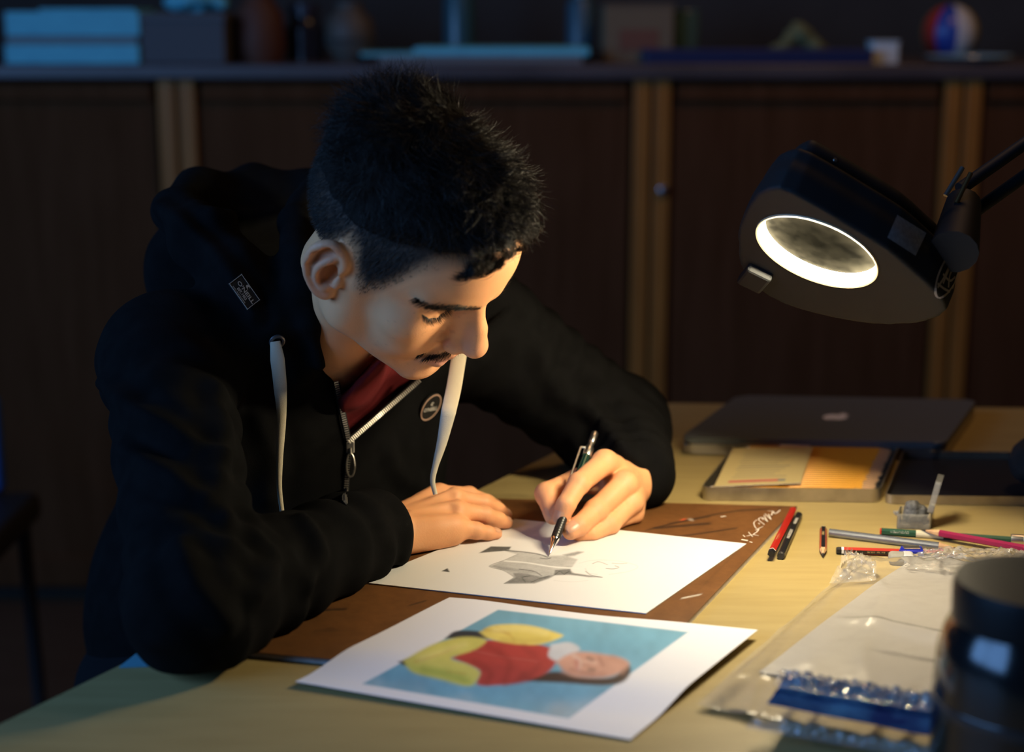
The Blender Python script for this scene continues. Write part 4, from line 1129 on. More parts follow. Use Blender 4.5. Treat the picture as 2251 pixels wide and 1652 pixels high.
mb.build('ball', [mat('ball_red', (.34, .03, .02), .4), mat('ball_blue', (.015, .05, .30), .4), mat('ball_white', (.55, .55, .55), .4), mat('ball_yellow', (.36, .28, .04), .4)], o, smooth=60)
MB().lathe([(.03, 0), (.045, 0), (.045, .012), (.03, .012)], 24).build('stand', m_wall, o)
o = bthing('glass_dish', 'shallow glass dish in front of the striped ball', 'dish', 2130, 3.37)
MB().lathe([(0, .002), (.05, .003), (.085, .014), (.088, .014), (.052, 0), (0, 0)], 32).build('dish', mat('dish_glass', (.12, .20, .23), .2), o, smooth=40)
MB().lathe([(.084, .0135), (.088, .0165), (.0895, .0140)], 32).build('rim', mat('dish_rim', (.25, .38, .42), .2), o, smooth=40)
# ------------------------------------------------------------------ chair at the far left edge of the picture
cxp = P(-150, 950, 2.55)
ch = empty('chair', (cxp[0], 2.55, 0)); tag(ch, 'chair with a blue backrest just entering the picture at the far left', 'chair')
m_bl = mat('blue_fabric', (.02, .09, .32), .8)
m_ch = mat('black_chair_metal', (.012, .012, .014), .5)
zb_ = P(0, 975, 2.55)[2] + T
MB().box((0, 0, zb_), (.235, .035, .17), bevel=.016, seg=3).build('backrest', m_bl, ch, smooth=40)
MB().box((0, -.16, .46), (.34, .36, .05), bevel=.016, seg=3).build('seat', m_ch, ch, smooth=40)
for sx in (-1, 1):
    MB().tube([(sx * .06, .02, zb_), (sx * .07, .03, .46)], .011, 8).build('back_post', m_ch, ch)
    for sy in (-.30, .0): MB().tube([(sx * .14, sy, .44), (sx * .15, sy * 1.05, 0)], .012, 8).build('leg', m_ch, ch)
# stool under the person
st = empty('stool', (-.33, 1.74, 0)); tag(st, 'stool the person sits on, hidden behind the table', 'stool')
MB().lathe([(0, .385), (.16, .385), (.17, .40), (.17, .425), (.155, .440), (0, .440)], 32).build('seat', m_ch, st, smooth=40)
for a in range(4):
    an = math.pi / 4 + a * math.pi / 2
    MB().tube([(.11 * math.cos(an), .11 * math.sin(an), .39), (.17 * math.cos(an), .17 * math.sin(an), 0)], .014, 8).build('leg', m_ch, st)
# ================================================================== the person at the table
HO = np.array([-.104, 1.454, .313])                       # between the ears
HR = np.array([[-.620, .696, .363], [-.708, -.297, -.640], [-.338, -.654, .677]])
_u, _, _v = np.linalg.svd(HR); HR = _u @ _v                # columns: person's right, forward, up
def hl(p): return (p - HO.astype(f32)) @ HR.astype(f32)     # world -> head
def hw(p): return np.asarray(p) @ HR.T + HO                 # head -> world
def mir(c): return (-c[0], c[1], c[2])

LIDP = [(.0178, .0780, .0095), (.025, .0785, .0060), (.0335, .0788, .0040), (.0420, .0752, .0055), (.0485, .0680, .0120)]
def head_sdf(q):
    k = f32
    q = np.stack([np.abs(q[:, 0]), q[:, 1], q[:, 2]], 1)          # the head is symmetric
    d = ell(q, (0, -.004, .042), (.0765, .097, .086))
    d = smin(d, ell(q, (0, .046, .056), (.063, .060, .058)), k(.02))
    d = smin(d, ell(q, (0, .036, -.035), (.060, .055, .066)), k(.03))
    for s in (1,):
        d = smin(d, rc(q, (s * .060, .012, -.052), (s * .016, .074, -.098), .015, .015), k(.022))      # jaw
        d = smin(d, rc(q, (s * .064, .008, -.005), (s * .060, .010, -.052), .013, .014), k(.022))
        d = smin(d, sph(q, (s * .046, .060, -.014), .019), k(.024))                                   # cheekbone
        d = smin(d, sph(q, (s * .036, .062, -.045), .018), k(.02))
    d = smin(d, sph(q, (0, .079, -.101), .0165), k(.018))                                              # chin
    d = smin(d, ell(q, (0, .0785, -.060), (.027, .024, .030)), k(.016))                                 # muzzle
    for s in (1,):
        d = smin(d, rc(q, (s * .010, .0935, .033), (s * .050, .070, .040), .0085, .0080), k(.014))     # brow ridge
        d = smax(d, -ell(q, (s * .033, .090, .0165), (.0185, .0170, .0125)), k(.014))                  # eye socket
        e = ell(q, (s * .0335, .0645, .0145), (.0155, .0152, .0142))                                   # eyeball under the lid
        d = smin(d, e, k(.004))
        lid = chain(q, LIDP, [.0010, .0015, .0017, .0015, .001])
        d = smin(d, lid, k(.0022))
        cr = chain(q, [(s * .0195, .0820, .0205), (s * .027, .0835, .0245), (s * .037, .0810, .0250), (s * .047, .0715, .0220)], [.0012, .0015, .0015, .0011])
        d = smax(d, -cr, k(.003))                                                                     # lid crease
        low = chain(q, [(s * .0190, .0755, .0065), (s * .033, .0765, -.0002), (s * .047, .0685, .0065)], [.0011, .0014, .0011])
        d = smax(d, -low, k(.003))
    nose = rc(q, (0, .0930, .024), (0, .1080, -.010), .0068, .0080)
    nose = smin(nose, rc(q, (0, .1080, -.010), (0, .1145, -.0275), .0080, .0098), k(.010))
    nose = smin(nose, sph(q, (0, .1150, -.0290), .0098), k(.012))
    for s in (1,):
        nose = smin(nose, rc(q, (s * .007, .090, .002), (s * .0135, .095, -.031), .0075, .0085), k(.012))
        nose = smin(nose, ell(q, (s * .0140, .0985, -.0345), (.0078, .0125, .0086)), k(.006))          # wings
    nose = smin(nose, rc(q, (0, .1110, -.0375), (0, .1000, -.0440), .0042, .0045), k(.005))
    d = smin(d, nose, k(.008))
    for s in (1,):
        d = smax(d, -ell(q, (s * .0068, .1085, -.0425), (.0032, .0062, .0050)), k(.003))               # nostrils
        d = smax(d, -chain(q, [(s * .0215, .0955, -.0255), (s * .0225, .0925, -.036), (s * .0175, .0945, -.0435)], [.0009, .0012, .0009]), k(.005))
        d = smax(d, -chain(q, [(s * .021, .0935, -.043), (s * .0305, .0875, -.062), (s * .032, .082, -.075)], [.0007, .0011, .0007]), k(.008))
    # lips
    up = chain(q, [(-.0245, .0875, -.0655), (-.012, .0972, -.0615), (-.004, .1005, -.0590), (.004, .1005, -.0590), (.012, .0972, -.0615), (.0245, .0875, -.0655)], [.0022, .0040, .0045, .0045, .0040, .0022], .003)
    lo = chain(q, [(-.0230, .0872, -.0675), (-.010, .0958, -.0715), (.010, .0958, -.0715), (.0230, .0872, -.0675)], [.0022, .0055, .0055, .0022], .004)
    d = smin(d, up, k(.005)); d = smin(d, lo, k(.005))
    d = smax(d, -chain(q, [(-.026, .0875, -.0665), (-.011, .1030, -.0657), (0, .1065, -.0650), (.011, .1030, -.0657), (.026, .0875, -.0665)], [.0006, .0009, .0010, .0009, .0006]), k(.003))
    d = smax(d, -sph(q, (0, .104, -.0855), .0075), k(.012))                                            # hollow above the chin
    # ears
    for s in (1,):
        a = np.array([s * .36, -.88, 0.]); a /= np.linalg.norm(a)           # back direction of the ear plate
        u = np.array([0, -.34, .94]); u -= a * (u @ a); u /= np.linalg.norm(u)
        n = np.cross(u, a) * (1 if s > 0 else -1); n = n if n[0] * s > 0 else -n
        c0 = np.array([s * .0745, -.003, .003])
        E = lambda x, y, z=0.: tuple(c0 + a * x + u * y + n * z)
        Bm = np.stack([a, u, n], 1)
        ear = ell(q, E(.014, .003, .004), (.0175, .0290, .0046), Bm)
        ear = smin(ear, ell(q, E(.006, -.001, -.007), (.015, .020, .011), Bm), k(.006))                # root of the ear
        ear = smin(ear, ell(q, E(.007, -.026, .003), (.0092, .0105, .0050), Bm), k(.008))              # lobe
        hp = bez([E(.004, .002, .008), E(.0, .014, .0075), E(.005, .0265, .0075), E(.017, .0325, .0095), E(.0280, .0250, .0115), E(.0315, .0090, .0115), E(.0280, -.008, .0095), E(.0205, -.021, .007), E(.012, -.029, .005)], 3)
        hel = chain(q, hp, np.interp(np.linspace(0, 1, len(hp)), [0, .12, .3, .6, .85, 1], [.0022, .0034, .0042, .0042, .0036, .0038]), .003)
        ear = smin(ear, hel, k(.0035))
        ear = smax(ear, -chain(q, [E(.009, .0245, .0120), E(.0185, .0275, .0135), E(.0250, .018, .0155), E(.0262, .004, .0150), E(.0225, -.009, .0125)], [.0020, .0034, .0038, .0034, .002]), k(.0025))
        apn = bez([E(.0105, .0200, .0080), E(.0165, .0125, .0105), E(.0200, .003, .0115), E(.0180, -.009, .0100), E(.0110, -.0175, .0085)], 3)
        anti = chain(q, apn, [.0030] * len(apn), .003)
        ear = smin(ear, anti, k(.0035))
        d = smin(d, ear, k(.005))
        d = smax(d, -ell(q, E(.0095, -.002, .0085), (.0082, .0125, .0105), Bm), k(.0035))              # concha
        d = smin(d, ell(q, E(-.0005, -.006, .0085), (.0042, .0070, .0040), Bm), k(.004))               # tragus
        d = smin(d, sph(q, E(.0075, -.0175, .0075), .0040), k(.004))
    return d

# joints ------------------------------------------------------------ (metres, z from the table top)
NB = np.array([-.205, 1.590, .205])                      # base of the neck
SH = {'R': np.array([-.328, 1.485, .195]), 'L': np.array([-.045, 1.695, .185])}
EL = {'R': np.array([-.256, 1.205, .050]), 'L': np.array([.118, 1.765, .052])}
WR = {'R': np.array([-.128, 1.468, .030]), 'L': np.array([.132, 1.622, .036])}
FR_ = np.array([.60, -.80, 0.]); SD_ = np.array([.80, .60, 0.])
TB = np.stack([SD_, FR_, [0, 0, 1.]], 1)                  # torso axes: his left, forward, up

RH = dict(
    index=[(-.074, 1.552, .040), (-.044, 1.574, .032), (-.026, 1.590, .020), (-.016, 1.600, .012)],
    middle=[(-.0585, 1.533, .0415), (-.029, 1.549, .0310), (-.0150, 1.561, .0205), (-.0070, 1.567, .0130)],
    ring=[(-.0545, 1.513, .0350), (-.0270, 1.5265, .0260), (-.0140, 1.5375, .0180), (-.0060, 1.5445, .0120)],
    little=[(-.0560, 1.4925, .0250), (-.0350, 1.5015, .0180), (-.0240, 1.5075, .0135), (-.0160, 1.5125, .0110)],
    thumb=[(-.100, 1.535, .024), (-.078, 1.570, .020), (-.058, 1.588, .014), (-.046, 1.596, .010)])
LH = dict(
    index=[(.0950, 1.572, .0680), (.0664, 1.530, .0575), (.0535, 1.508, .0430), (.0490, 1.504, .0300)],
    middle=[(.1150, 1.562, .0480), (.0830, 1.526, .0300), (.0665, 1.503, .0225), (.0575, 1.494, .0195)],
    ring=[(.1215, 1.561, .0290), (.0975, 1.531, .0150), (.0790, 1.514, .0095), (.0660, 1.510, .0085)],
    little=[(.1225, 1.568, .0140), (.1030, 1.549, .0085), (.0900, 1.540, .0070), (.0800, 1.538, .0070)],
    thumb=[(.1050, 1.600, .0360), (.0680, 1.578, .0470), (.0350, 1.540, .0440), (.0410, 1.514, .0290)])
FRADS = {'R': dict(index=(.0102, .0088, .0079, .0066), middle=(.0104, .0090, .0081, .0070), ring=(.0098, .0086, .0078, .0067),
              little=(.0092, .0079, .0072, .0062), thumb=(.0130, .0110, .0105, .0080)),
         'L': dict(index=(.0122, .0106, .0096, .0080), middle=(.0126, .0112, .0098, .0082), ring=(.0118, .0106, .0092, .0078),
              little=(.0110, .0095, .0085, .0070), thumb=(.0140, .0120, .0118, .0086))}
def hand_sdf(p, H, W, side):
    W = np.asarray(W); FRAD = FRADS[side]
    d = None
    for n in ('index', 'middle', 'ring', 'little'):
        j = [np.array(x) for x in H[n]]; r = FRAD[n]
        w0 = W + (j[0] - W) * .12
        m = rc(p, w0, j[0] + (W - j[0]) * .1, .0135, .0105)
        d = m if d is None else smin(d, m, f32(.008))
    fing = None
    for n in ('index', 'middle', 'ring', 'little'):
        j = H[n]; r = FRAD[n]
        e = chain(p, [np.array(j[0]) + (W - np.array(j[0])) * .25] + list(j), [r[0]] + list(r), .003)
        e = smin(e, sph(p, j[0], r[0] * 1.06), f32(.004))                                 # knuckle
        e = smin(e, sph(p, np.array(j[1]) * .97 + np.array(j[0]) * .03, r[1] * 1.05), f32(.003))
        fing = e if fing is None else smin(fing, e, f32(.0009))
    d = smin(d, fing, f32(.007))
    # palm filling under the knuckles
    c = (W + np.array(H['middle'][0]) + np.array(H['ring'][0])) / 3
    if side == 'R':
        d = smin(d, ell(p, c + np.array([-.006, .002, -.010]), (.038, .034, .016)), f32(.014))
        d = smin(d, rc(p, W + np.array([.006, -.012, -.012]), np.array(H['little'][0]) + np.array([-.006, .003, -.010]), .014, .011), f32(.014))
    else:
        d = smin(d, rc(p, W + np.array([-.012, -.010, -.012]), np.array(H['little'][0]) + np.array([-.004, .006, .004]), .015, .011), f32(.014))
        d = smin(d, ell(p, np.array([.110, 1.588, .036]), (.020, .022, .022)), f32(.012))
    if side == 'R':                                       # hollows between the tendons on the back of the hand
        upv = np.array([-.05, -.25, .96])
        for n0, n1 in (('index', 'middle'), ('middle', 'ring'), ('ring', 'little')):
            mid = (np.array(H[n0][0]) + np.array(H[n1][0])) / 2
            d = smax(d, -rc(p, W + (mid - W) * .38 + upv * .0195, mid + (W - mid) * .06 + upv * .0140, .0035, .0042), f32(.009))
    th = chain(p, [W + (np.array(H['thumb'][0]) - W) * .3] + list(H['thumb']), [.014] + list(FRAD['thumb']), .004)
    d = smin(d, th, f32(.006))
    return smax(d, f32(.0066) - p[:, 2], f32(.002))               # rests on the paper
def body_sdf(p):
    out = np.full(len(p), 9., f32)
    def part(fn, lo, hi, k):
        pad = .045
        m = np.all((p > np.asarray(lo, f32) - f32(pad)) & (p < np.asarray(hi, f32) + f32(pad)), axis=1)
        if m.any(): out[m] = smin(out[m], fn(p[m]), f32(k))
    def core(p):
        d = ell(p, (-.230, 1.625, .13), (.130, .075, .09), TB)
        d = smin(d, rc(p, SH['R'], SH['L'], .045, .045), f32(.05))
        for s in 'RL':
            d = smin(d, rc(p, SH[s], EL[s], .046, .036), f32(.03))
            d = smin(d, rc(p, EL[s], WR[s], .038, .025), f32(.015))
        hb = hw((0, -.022, -.030)); hb2 = hw((0, -.008, -.055))
        d = smin(d, rc(p, NB, hb, .054, .050), f32(.035))
        d = smin(d, rc(p, NB + np.array([.02, -.03, -.01]), hb2, .044, .040), f32(.02))
        d = smin(d, rc(p, hw((.058, -.018, -.035)), NB + FR_ * .055 + np.array([0, 0, -.03]), .012, .012), f32(.025))
        return d
    part(core, (-.60, 1.10, -.40), (.25, 1.95, .34), .012)
    part(lambda q: head_sdf(hl(q)), (-.26, 1.25, .16), (.09, 1.62, .52), .022)
    part(lambda q: hand_sdf(q, RH, WR['R'], 'R'), (-.16, 1.44, -.02), (.01, 1.62, .07), .012)
    part(lambda q: hand_sdf(q, LH, WR['L'], 'L'), (.02, 1.47, -.02), (.17, 1.65, .09), .012)
    return out

person = empty('person', (-.31, 1.72, 0))
tag(person, 'young person in a black zip hoodie bent over the table, drawing with a mechanical pencil', 'person')
PINV = Matrix.Translation((.31, -1.72, 0))
def put(name, me, m, parent, p_loc=(-.31, 1.72, 0)):
    """mesh in table coordinates -> child of the person (world z = table top + z)"""
    o = link(name, me, m, parent)
    if parent is person: o.location = (-p_loc[0], -p_loc[1], T - p_loc[2])
    return o

def sdf_mesh(name, f, lo, hi, h, colors=None, bumps=None, **kw):
    V, Q = polygonise(f, lo, hi, h, **kw)
    if bumps is not None: V = displace(V, Q, -bumps(V.astype(f32)))
    return mesh_np(name, V, Q, colors=None if colors is None else colors(V, Q)), V, Q

SKIN = np.array([.755, .362, .170])
def body_colors(V, Q):
    C = np.tile(SKIN, (len(V), 1))
    L = (V - HO) @ HR
    x, y, z = np.abs(L[:, 0]), L[:, 1], L[:, 2]
    n = pnoise(V.astype(f32), 60, 1)[:, None]
    C = C * (1 + .05 * n)
    dist = np.linalg.norm(L - np.array([0, .02, 0]), axis=1)
    hd = dist < .21
    def mixc(w, c): C[:] = C * (1 - w[:, None]) + np.asarray(c) * w[:, None]
    # lips
    w = np.exp(-((z + .0645) / .0075) ** 2) * ss(.026 - x, 0, .004) * ss(y, .084, .092) * hd
    mixc(np.clip(w * 1.1, 0, .8), (.50, .21, .17))
    # ruddier nose, cheeks, ears
    w = np.exp(-(((y - .117) / .02) ** 2 + ((z + .03) / .018) ** 2 + (x / .018) ** 2)) * hd
    mixc(.35 * w, (.55, .25, .18))
    w = ss(x, .078, .088) * np.exp(-((y + .012) / .03) ** 2) * hd
    mixc(.45 * w, (.52, .25, .18))
    # clipped hair on the sides of the head, cropped sideburn, closely shaven beard shadow
    zb = hair_line(L)
    w = ss(z - zb, -.006, .034) ** .65 * hd * (dist > .06)
    ear = (x > .0765) & (y > -.040) & (y < .010) & (z < .042)
    w = w * np.where(ear, 0, 1)
    mixc(np.clip(.96 * w, 0, .96), (.014, .0115, .010))
    w = ss(-z, .045, .075) * ss(y, .0, .03) * hd * (np.linalg.norm(L, axis=1) < .16)
    mixc(.12 * w, (.25, .18, .15))
    # small freckles and moles on the cheek
    fr = pnoise(V.astype(f32), 330, 5)
    w = (fr > .74) * ss(y, .03, .06) * (z < .02) * hd
    mixc(.16 * w, (.22, .10, .06))
    # fingertips, knuckles
    for H in (RH, LH):
        for f_ in H.values():
            for j, a in ((3, .35), (1, .16), (0, .10)):
                r = np.linalg.norm(V - np.array(f_[j]), axis=1)
                mixc(a * np.exp(-(r / .011) ** 2), (.60, .24, .17))
    return C
def hair_line(L):
    """lower border (z) of the hair as a function of where on the head it is"""
    x, y = np.abs(L[:, 0]), L[:, 1]
    z = np.interp(y, [-.11, -.07, -.03, -.012, .004, .012, .022, .034, .046, .058, .075, .10], [-.035, -.045, .0, .038, .030, .005, -.004, .012, .040, .068, .084, .088])
    return z

body_me, BV, BQ = sdf_mesh('body', body_sdf, (-.42, 1.12, -.02), (.22, 1.82, .47), .0016, body_colors, slack=1.35)
m_skin = mat('skin', SKIN, .52, spec=.32, attr='Col', bump=(650, .25, .0007), sss=(.12, (1, .35, .18), .006))
body = put('body', body_me, m_skin, person)
def make_bvh(V, Q, keep=None):
    if keep is not None:
        Q = Q[keep[Q].all(1)]; u, inv = np.unique(Q, return_inverse=True); V = V[u]; Q = inv.reshape(-1, 4)
    return BVHTree.FromPolygons(V.tolist(), Q.tolist())
body_bvh = make_bvh(BV, BQ, (((BV - HO) @ HR)[:, 1] > .03) & (np.linalg.norm(BV - HO, axis=1) < .16) | (BV[:, 2] < .1) & (BV[:, 0] > -.1) & (BV[:, 1] < 1.62))

def strands(name, roots, dirs, lens, r0, segs=4, curl=0.0, bend=None, m=None, parent=None, seed=3):
    """thin three-sided tapering hairs joined into one part"""
    rg = np.random.default_rng(seed)
    n = len(roots)
    P_ = roots.copy(); D = dirs / np.linalg.norm(dirs, axis=1)[:, None]
    pts = [P_]
    axis = rg.normal(size=(n, 3)); axis /= np.linalg.norm(axis, axis=1)[:, None]
    for s in range(segs):
        if bend is not None: D = D + bend / segs
        if curl:
            c = np.cross(axis, D); D = D + c * (curl * rg.uniform(.5, 1.5, size=(n, 1)) / segs)
        D = D / np.linalg.norm(D, axis=1)[:, None]
        P_ = P_ + D * (lens / segs)[:, None]
        pts.append(P_)
    pts = np.stack(pts, 1)
    ref = rg.normal(size=(n, 3))
    A = np.cross(D, ref); A /= np.linalg.norm(A, axis=1)[:, None]
    Bv = np.cross(D, A)
    V = np.zeros((n, segs + 1, 3, 3))
    for s in range(segs + 1):
        r = r0 * (1 - .85 * (s / segs) ** 1.5)
        for k in range(3):
            V[:, s, k] = pts[:, s] + (A * math.cos(2.094 * k) + Bv * math.sin(2.094 * k)) * r
    idx = np.arange(n * (segs + 1) * 3).reshape(n, segs + 1, 3)
    Fq = []
    for s in range(segs):
        for k in range(3):
            Fq.append(np.stack([idx[:, s, k], idx[:, s, (k + 1) % 3], idx[:, s + 1, (k + 1) % 3], idx[:, s + 1, k]], -1))
    me = mesh_np(name, V.reshape(-1, 3), np.concatenate(Fq))
    return put(name, me, m, parent)

# ------------------------------------------------------------------ hair
def hair_sdf(p):
    q = hl(p)
    d = ell(q, (0, -.002, .050), (.0800, .1000, .0880))
    d = smin(d, ell(q, (-.004, .035, .096), (.066, .066, .046)), f32(.025))
    d = smin(d, ell(q, (-.002, .076, .104), (.048, .025, .020)), f32(.016))
    d = smin(d, ell(q, (.006, -.042, .108), (.062, .056, .042)), f32(.025))
    x, y, z = np.abs(q[:, 0]), q[:, 1], q[:, 2]
    zb = np.interp(y, [-.11, -.06, 0., .03, .06, .085, .12], [.022, .030, .044, .058, .078, .092, .096]).astype(f32)
    d = smax(d, zb - z, f32(.050))
    return d
hair_me, HV, HQ = sdf_mesh('hair', hair_sdf, (-.26, 1.22, .20), (.10, 1.62, .56), .0022, bumps=lambda p: .0030 * pnoise(p, 60, 2) + .0012 * pnoise(p, 160, 4))
m_hair = mat('hair', (.0065, .005, .0042), .42, spec=.24, noise=(90, (.011, .008, .006), 3, (1, 1, 1)))
m_hair_cap = mat('hair_underlayer', (.008, .0062, .005), .85, spec=.12)
hair = put('hair', hair_me, m_hair_cap, person)
HN = normals_of(HV, HQ)
def grow_hair():
    L = (HV - HO) @ HR; N = HN @ HR
    pick = rng.choice(len(HV), 26000, replace=True)
    l, n = L[pick], N[pick]
    flow = np.stack([.25 * np.sign(l[:, 0]) + 0 * l[:, 0], np.where(l[:, 1] > -.02, .9, -.25), -.35 - 1.2 * ss(np.abs(l[:, 0]), .045, .085)], 1)
    sw = np.stack([pnoise(l.astype(f32), 28, 6), pnoise(l.astype(f32), 28, 7), pnoise(l.astype(f32), 28, 8)], 1)
    d = flow + sw * 1.1 + rng.normal(size=l.shape) * .16
    d = d - n * (d * n).sum(1)[:, None]
    d /= np.linalg.norm(d, axis=1)[:, None] + 1e-9
    top = ss(l[:, 2], .05, .12); front = ss(l[:, 1], .04, .09)
    lift = .10 + .25 * top + .22 * front
    d = d + n * lift[:, None]
    zc = np.interp(l[:, 1], [-.11, -.06, 0., .03, .06, .085, .12], [.030, .040, .054, .066, .084, .096, .098])
    ln = (.010 + .014 * top + .008 * front) * rng.uniform(.6, 1.25, len(l)) * (.30 + .70 * ss(l[:, 2] - zc, .002, .045))
    bend = -n * (.55 + .5 * front)[:, None]
    strands('hair_strands', HV[pick] - HN[pick] * .0015, d @ HR.T, ln, .00026, 4, curl=1.3, bend=bend @ HR.T, m=m_hair, parent=person, seed=5)
    # clipped sides
    Lb = (BV - HO) @ HR; NBn = normals_of(BV, BQ)
    zb = hair_line(Lb)
    ok = (np.linalg.norm(Lb, axis=1) < .16) & (Lb[:, 2] > zb + .003) & (Lb[:, 2] < .085) & (Lb[:, 1] < .07) & ~((np.abs(Lb[:, 0]) > .0765) & (Lb[:, 1] > -.04) & (Lb[:, 1] < .01) & (Lb[:, 2] < .042))
    idx = np.nonzero(ok)[0]; pk = rng.choice(idx, 13000)
    g = ss(Lb[pk, 2] - zb[pk], .0, .045)
    dd = np.stack([0 * g, np.full_like(g, -.25), -np.ones_like(g)], 1) @ HR.T
    dd = dd + NBn[pk] * .45 + rng.normal(size=dd.shape) * .15
    keep = rng.uniform(size=len(pk)) < .35 + .65 * g
    strands('clipped_hair', BV[pk][keep], dd[keep], (.0022 + .006 * g[keep]), .00016, 2, m=m_hair, parent=person, seed=9)
    # curls falling on the forehead
    R0, D0, N0 = [], [], []
    for k in range(1700):
        cl = rng.integers(0, 24)
        rg2 = np.random.default_rng(100 + cl)
        cx = rg2.uniform(-.05, .052); c0 = np.array([cx, .100 - 4.0 * cx * cx, rg2.uniform(.097, .110)])
        R0.append(c0 + rng.normal(size=3) * .0016)
        D0.append(np.array([rg2.uniform(-.7, .7), .40, -.9]) + rng.normal(size=3) * .08)
        N0.append(np.array([rg2.uniform(-2.4, 2.4), -1.6, rg2.uniform(.2, 1.2)]))
    R0 = np.array(R0) @ HR.T + HO; D0 = np.array(D0) @ HR.T; N0 = np.array(N0) @ HR.T
    strands('fringe', R0, D0, rng.uniform(.016, .024, len(R0)), .00024, 7, curl=.15, bend=N0, m=m_hair, parent=person, seed=12)
grow_hair()

def on_body(q):
    """nearest point of the skin to a head-local point"""
    co, no, i, d = body_bvh.find_nearest(Vector(hw(q)))
    return np.array(co), np.array(no)
def brow_etc():
    for s in (1, -1):
        R0, D0 = [], []
        for k in range(640):
            t = rng.uniform() ** .9
            q = np.array([s * np.interp(t, [0, .5, 1], [.010, .034, .058]), np.interp(t, [0, .5, 1], [.102, .092, .064]), np.interp(t, [0, .55, 1], [.0300, .0410, .0395]) + rng.normal() * .0038 * (.45 + 1.5 * t * (1 - t)) * (1 - .55 * t)])
            c, n = on_body(q); R0.append(c - n * .0003)
            D0.append(HR @ np.array([s * (.5 + 1.0 * t), -.5 * t, .55 * (1 - t) - .25 * t]) + n * .12 + rng.normal(size=3) * .07)
        strands('eyebrow', np.array(R0), np.array(D0), rng.uniform(.006, .010, len(R0)), .00018, 3, m=m_hair, parent=person, seed=20 + s)
        R0, D0, B0 = [], [], []
        for k in range(210):
            t = rng.uniform(0, 1)
            lp = np.array(LIDP); tt_ = np.linspace(0, 1, 5)
            q = np.array([np.interp(.06 + .94 * t, tt_, lp[:, k_]) for k_ in range(3)]) + np.array([0, .0018, -.0008]); q[0] *= s
            c, n = on_body(q); R0.append(c)
            D0.append(HR @ np.array([s * (t - .4) * .9, .85, -.75]) + rng.normal(size=3) * .10); B0.append(HR @ np.array([0, .3, .35]))
        strands('eyelashes', np.array(R0), np.array(D0), rng.uniform(.005, .0085, len(R0)), .00014, 4, bend=np.array(B0), m=m_hair, parent=person, seed=30 + s)
    R0, D0 = [], []
    for k in range(1150):
        t = rng.uniform(-1, 1)
        q = np.array([t * .034, .108 - .020 * abs(t) ** 1.6, -.0475 - .0125 * abs(t) ** 1.5 + rng.normal() * .0034 * (1 - .55 * abs(t))])
        c, n = on_body(q); R0.append(c - n * .0003)
        D0.append(HR @ np.array([t * 1.2, .05, -.9]) + n * .30 + rng.normal(size=3) * .15)
    strands('moustache', np.array(R0), np.array(D0), rng.uniform(.0040, .0070, len(R0)), .00014, 2, m=m_hair, parent=person, seed=40)
brow_etc()

# finger nails
m_nail = mat('nail', (.62, .33, .20), .35, spec=.45)
def nails():
    cam_p = Vector((0, 0, CAM_H))
    for H, names, outdir in ((RH, ('middle', 'ring', 'little'), np.array([.1, -.25, .95])), (LH, ('index', 'thumb', 'middle'), None)):
        for n in names:
            j2, j3 = np.array(H[n][2]), np.array(H[n][3])
            ax = (j3 - j2) / np.linalg.norm(j3 - j2)
            if outdir is not None: up = outdir
            else: up = np.array({'index': (-.55, -.75, .25), 'thumb': (-.95, -.3, .1), 'middle': (-.2, -.7, .7)}[n])
            up = up - ax * (up @ ax); up /= np.linalg.norm(up)
            sd = np.cross(ax, up)
            r = FRADS['R' if H is RH else 'L'][n][3]
            V, Fq = [], []
            nu, nv = 7, 7
            for a in range(nu):
                for b in range(nv):
                    u_ = -1 + 2 * a / (nu - 1); v_ = b / (nv - 1)
                    wdt = .80 * (1 - .18 * abs(v_ - .45) ** 2 * 4)
                    ang = u_ * 1.0 * wdt
                    pos = j3 + ax * (-.0055 + .0125 * v_) * (r / .0068) + (up * math.cos(ang) + sd * math.sin(ang)) * (r * 1.035 - .0012 * max(0, v_ - .55))
                    co, no, i_, d_ = body_bvh.find_nearest(Vector(pos))
                    V.append(np.array(co) + np.array(no) * (.00035 + .0002 * (1 - u_ * u_)))
            for a in range(nu - 1):
                for b in range(nv - 1): Fq.append((a * nv + b, a * nv + b + 1, (a + 1) * nv + b + 1, (a + 1) * nv + b))
            put('fingernail', mesh_np('fingernail', V, Fq), m_nail, person)
nails()
# ------------------------------------------------------------------ hooded jacket, T-shirt, trousers
def arm_folds(p, a, b, seed, n=9., amp=.0035):
    a = np.asarray(a, f32); b = np.asarray(b, f32); d = b - a
    t = np.clip(((p - a) @ d) / f32(d @ d), 0, 1)
    w = f32(n) * t * f32(6.283) + f32(2.2) * pnoise(p, 14, seed) + f32(1.2) * pnoise(p, 30, seed + 1)
    return f32(amp) * np.sin(w) * (f32(.35) + f32(.65) * np.abs(pnoise(p, 9, seed + 2)))
HOODP = [tuple(P(660, 800, 1.500)), tuple(P(600, 705, 1.497)), tuple(P(535, 620, 1.515)), tuple(P(450, 530, 1.555)), tuple(P(385, 462, 1.62)), tuple(P(440, 425, 1.70)), tuple(P(560, 425, 1.745)),
         tuple(P(690, 440, 1.75)), tuple(P(850, 560, 1.73)), tuple(P(960, 680, 1.70)), tuple(P(985, 770, 1.645))]
HOODR = [.014, .025, .031, .031, .018, .021, .027, .031, .032, .028, .012]
COLP = [tuple(P(704, 800, 1.485)), tuple(P(678, 715, 1.480)), tuple(P(664, 640, 1.488)), tuple(P(652, 565, 1.52)), tuple(P(652, 490, 1.59)), tuple(P(690, 430, 1.66))]
COLR = [.007, .012, .016, .018, .019, .019]
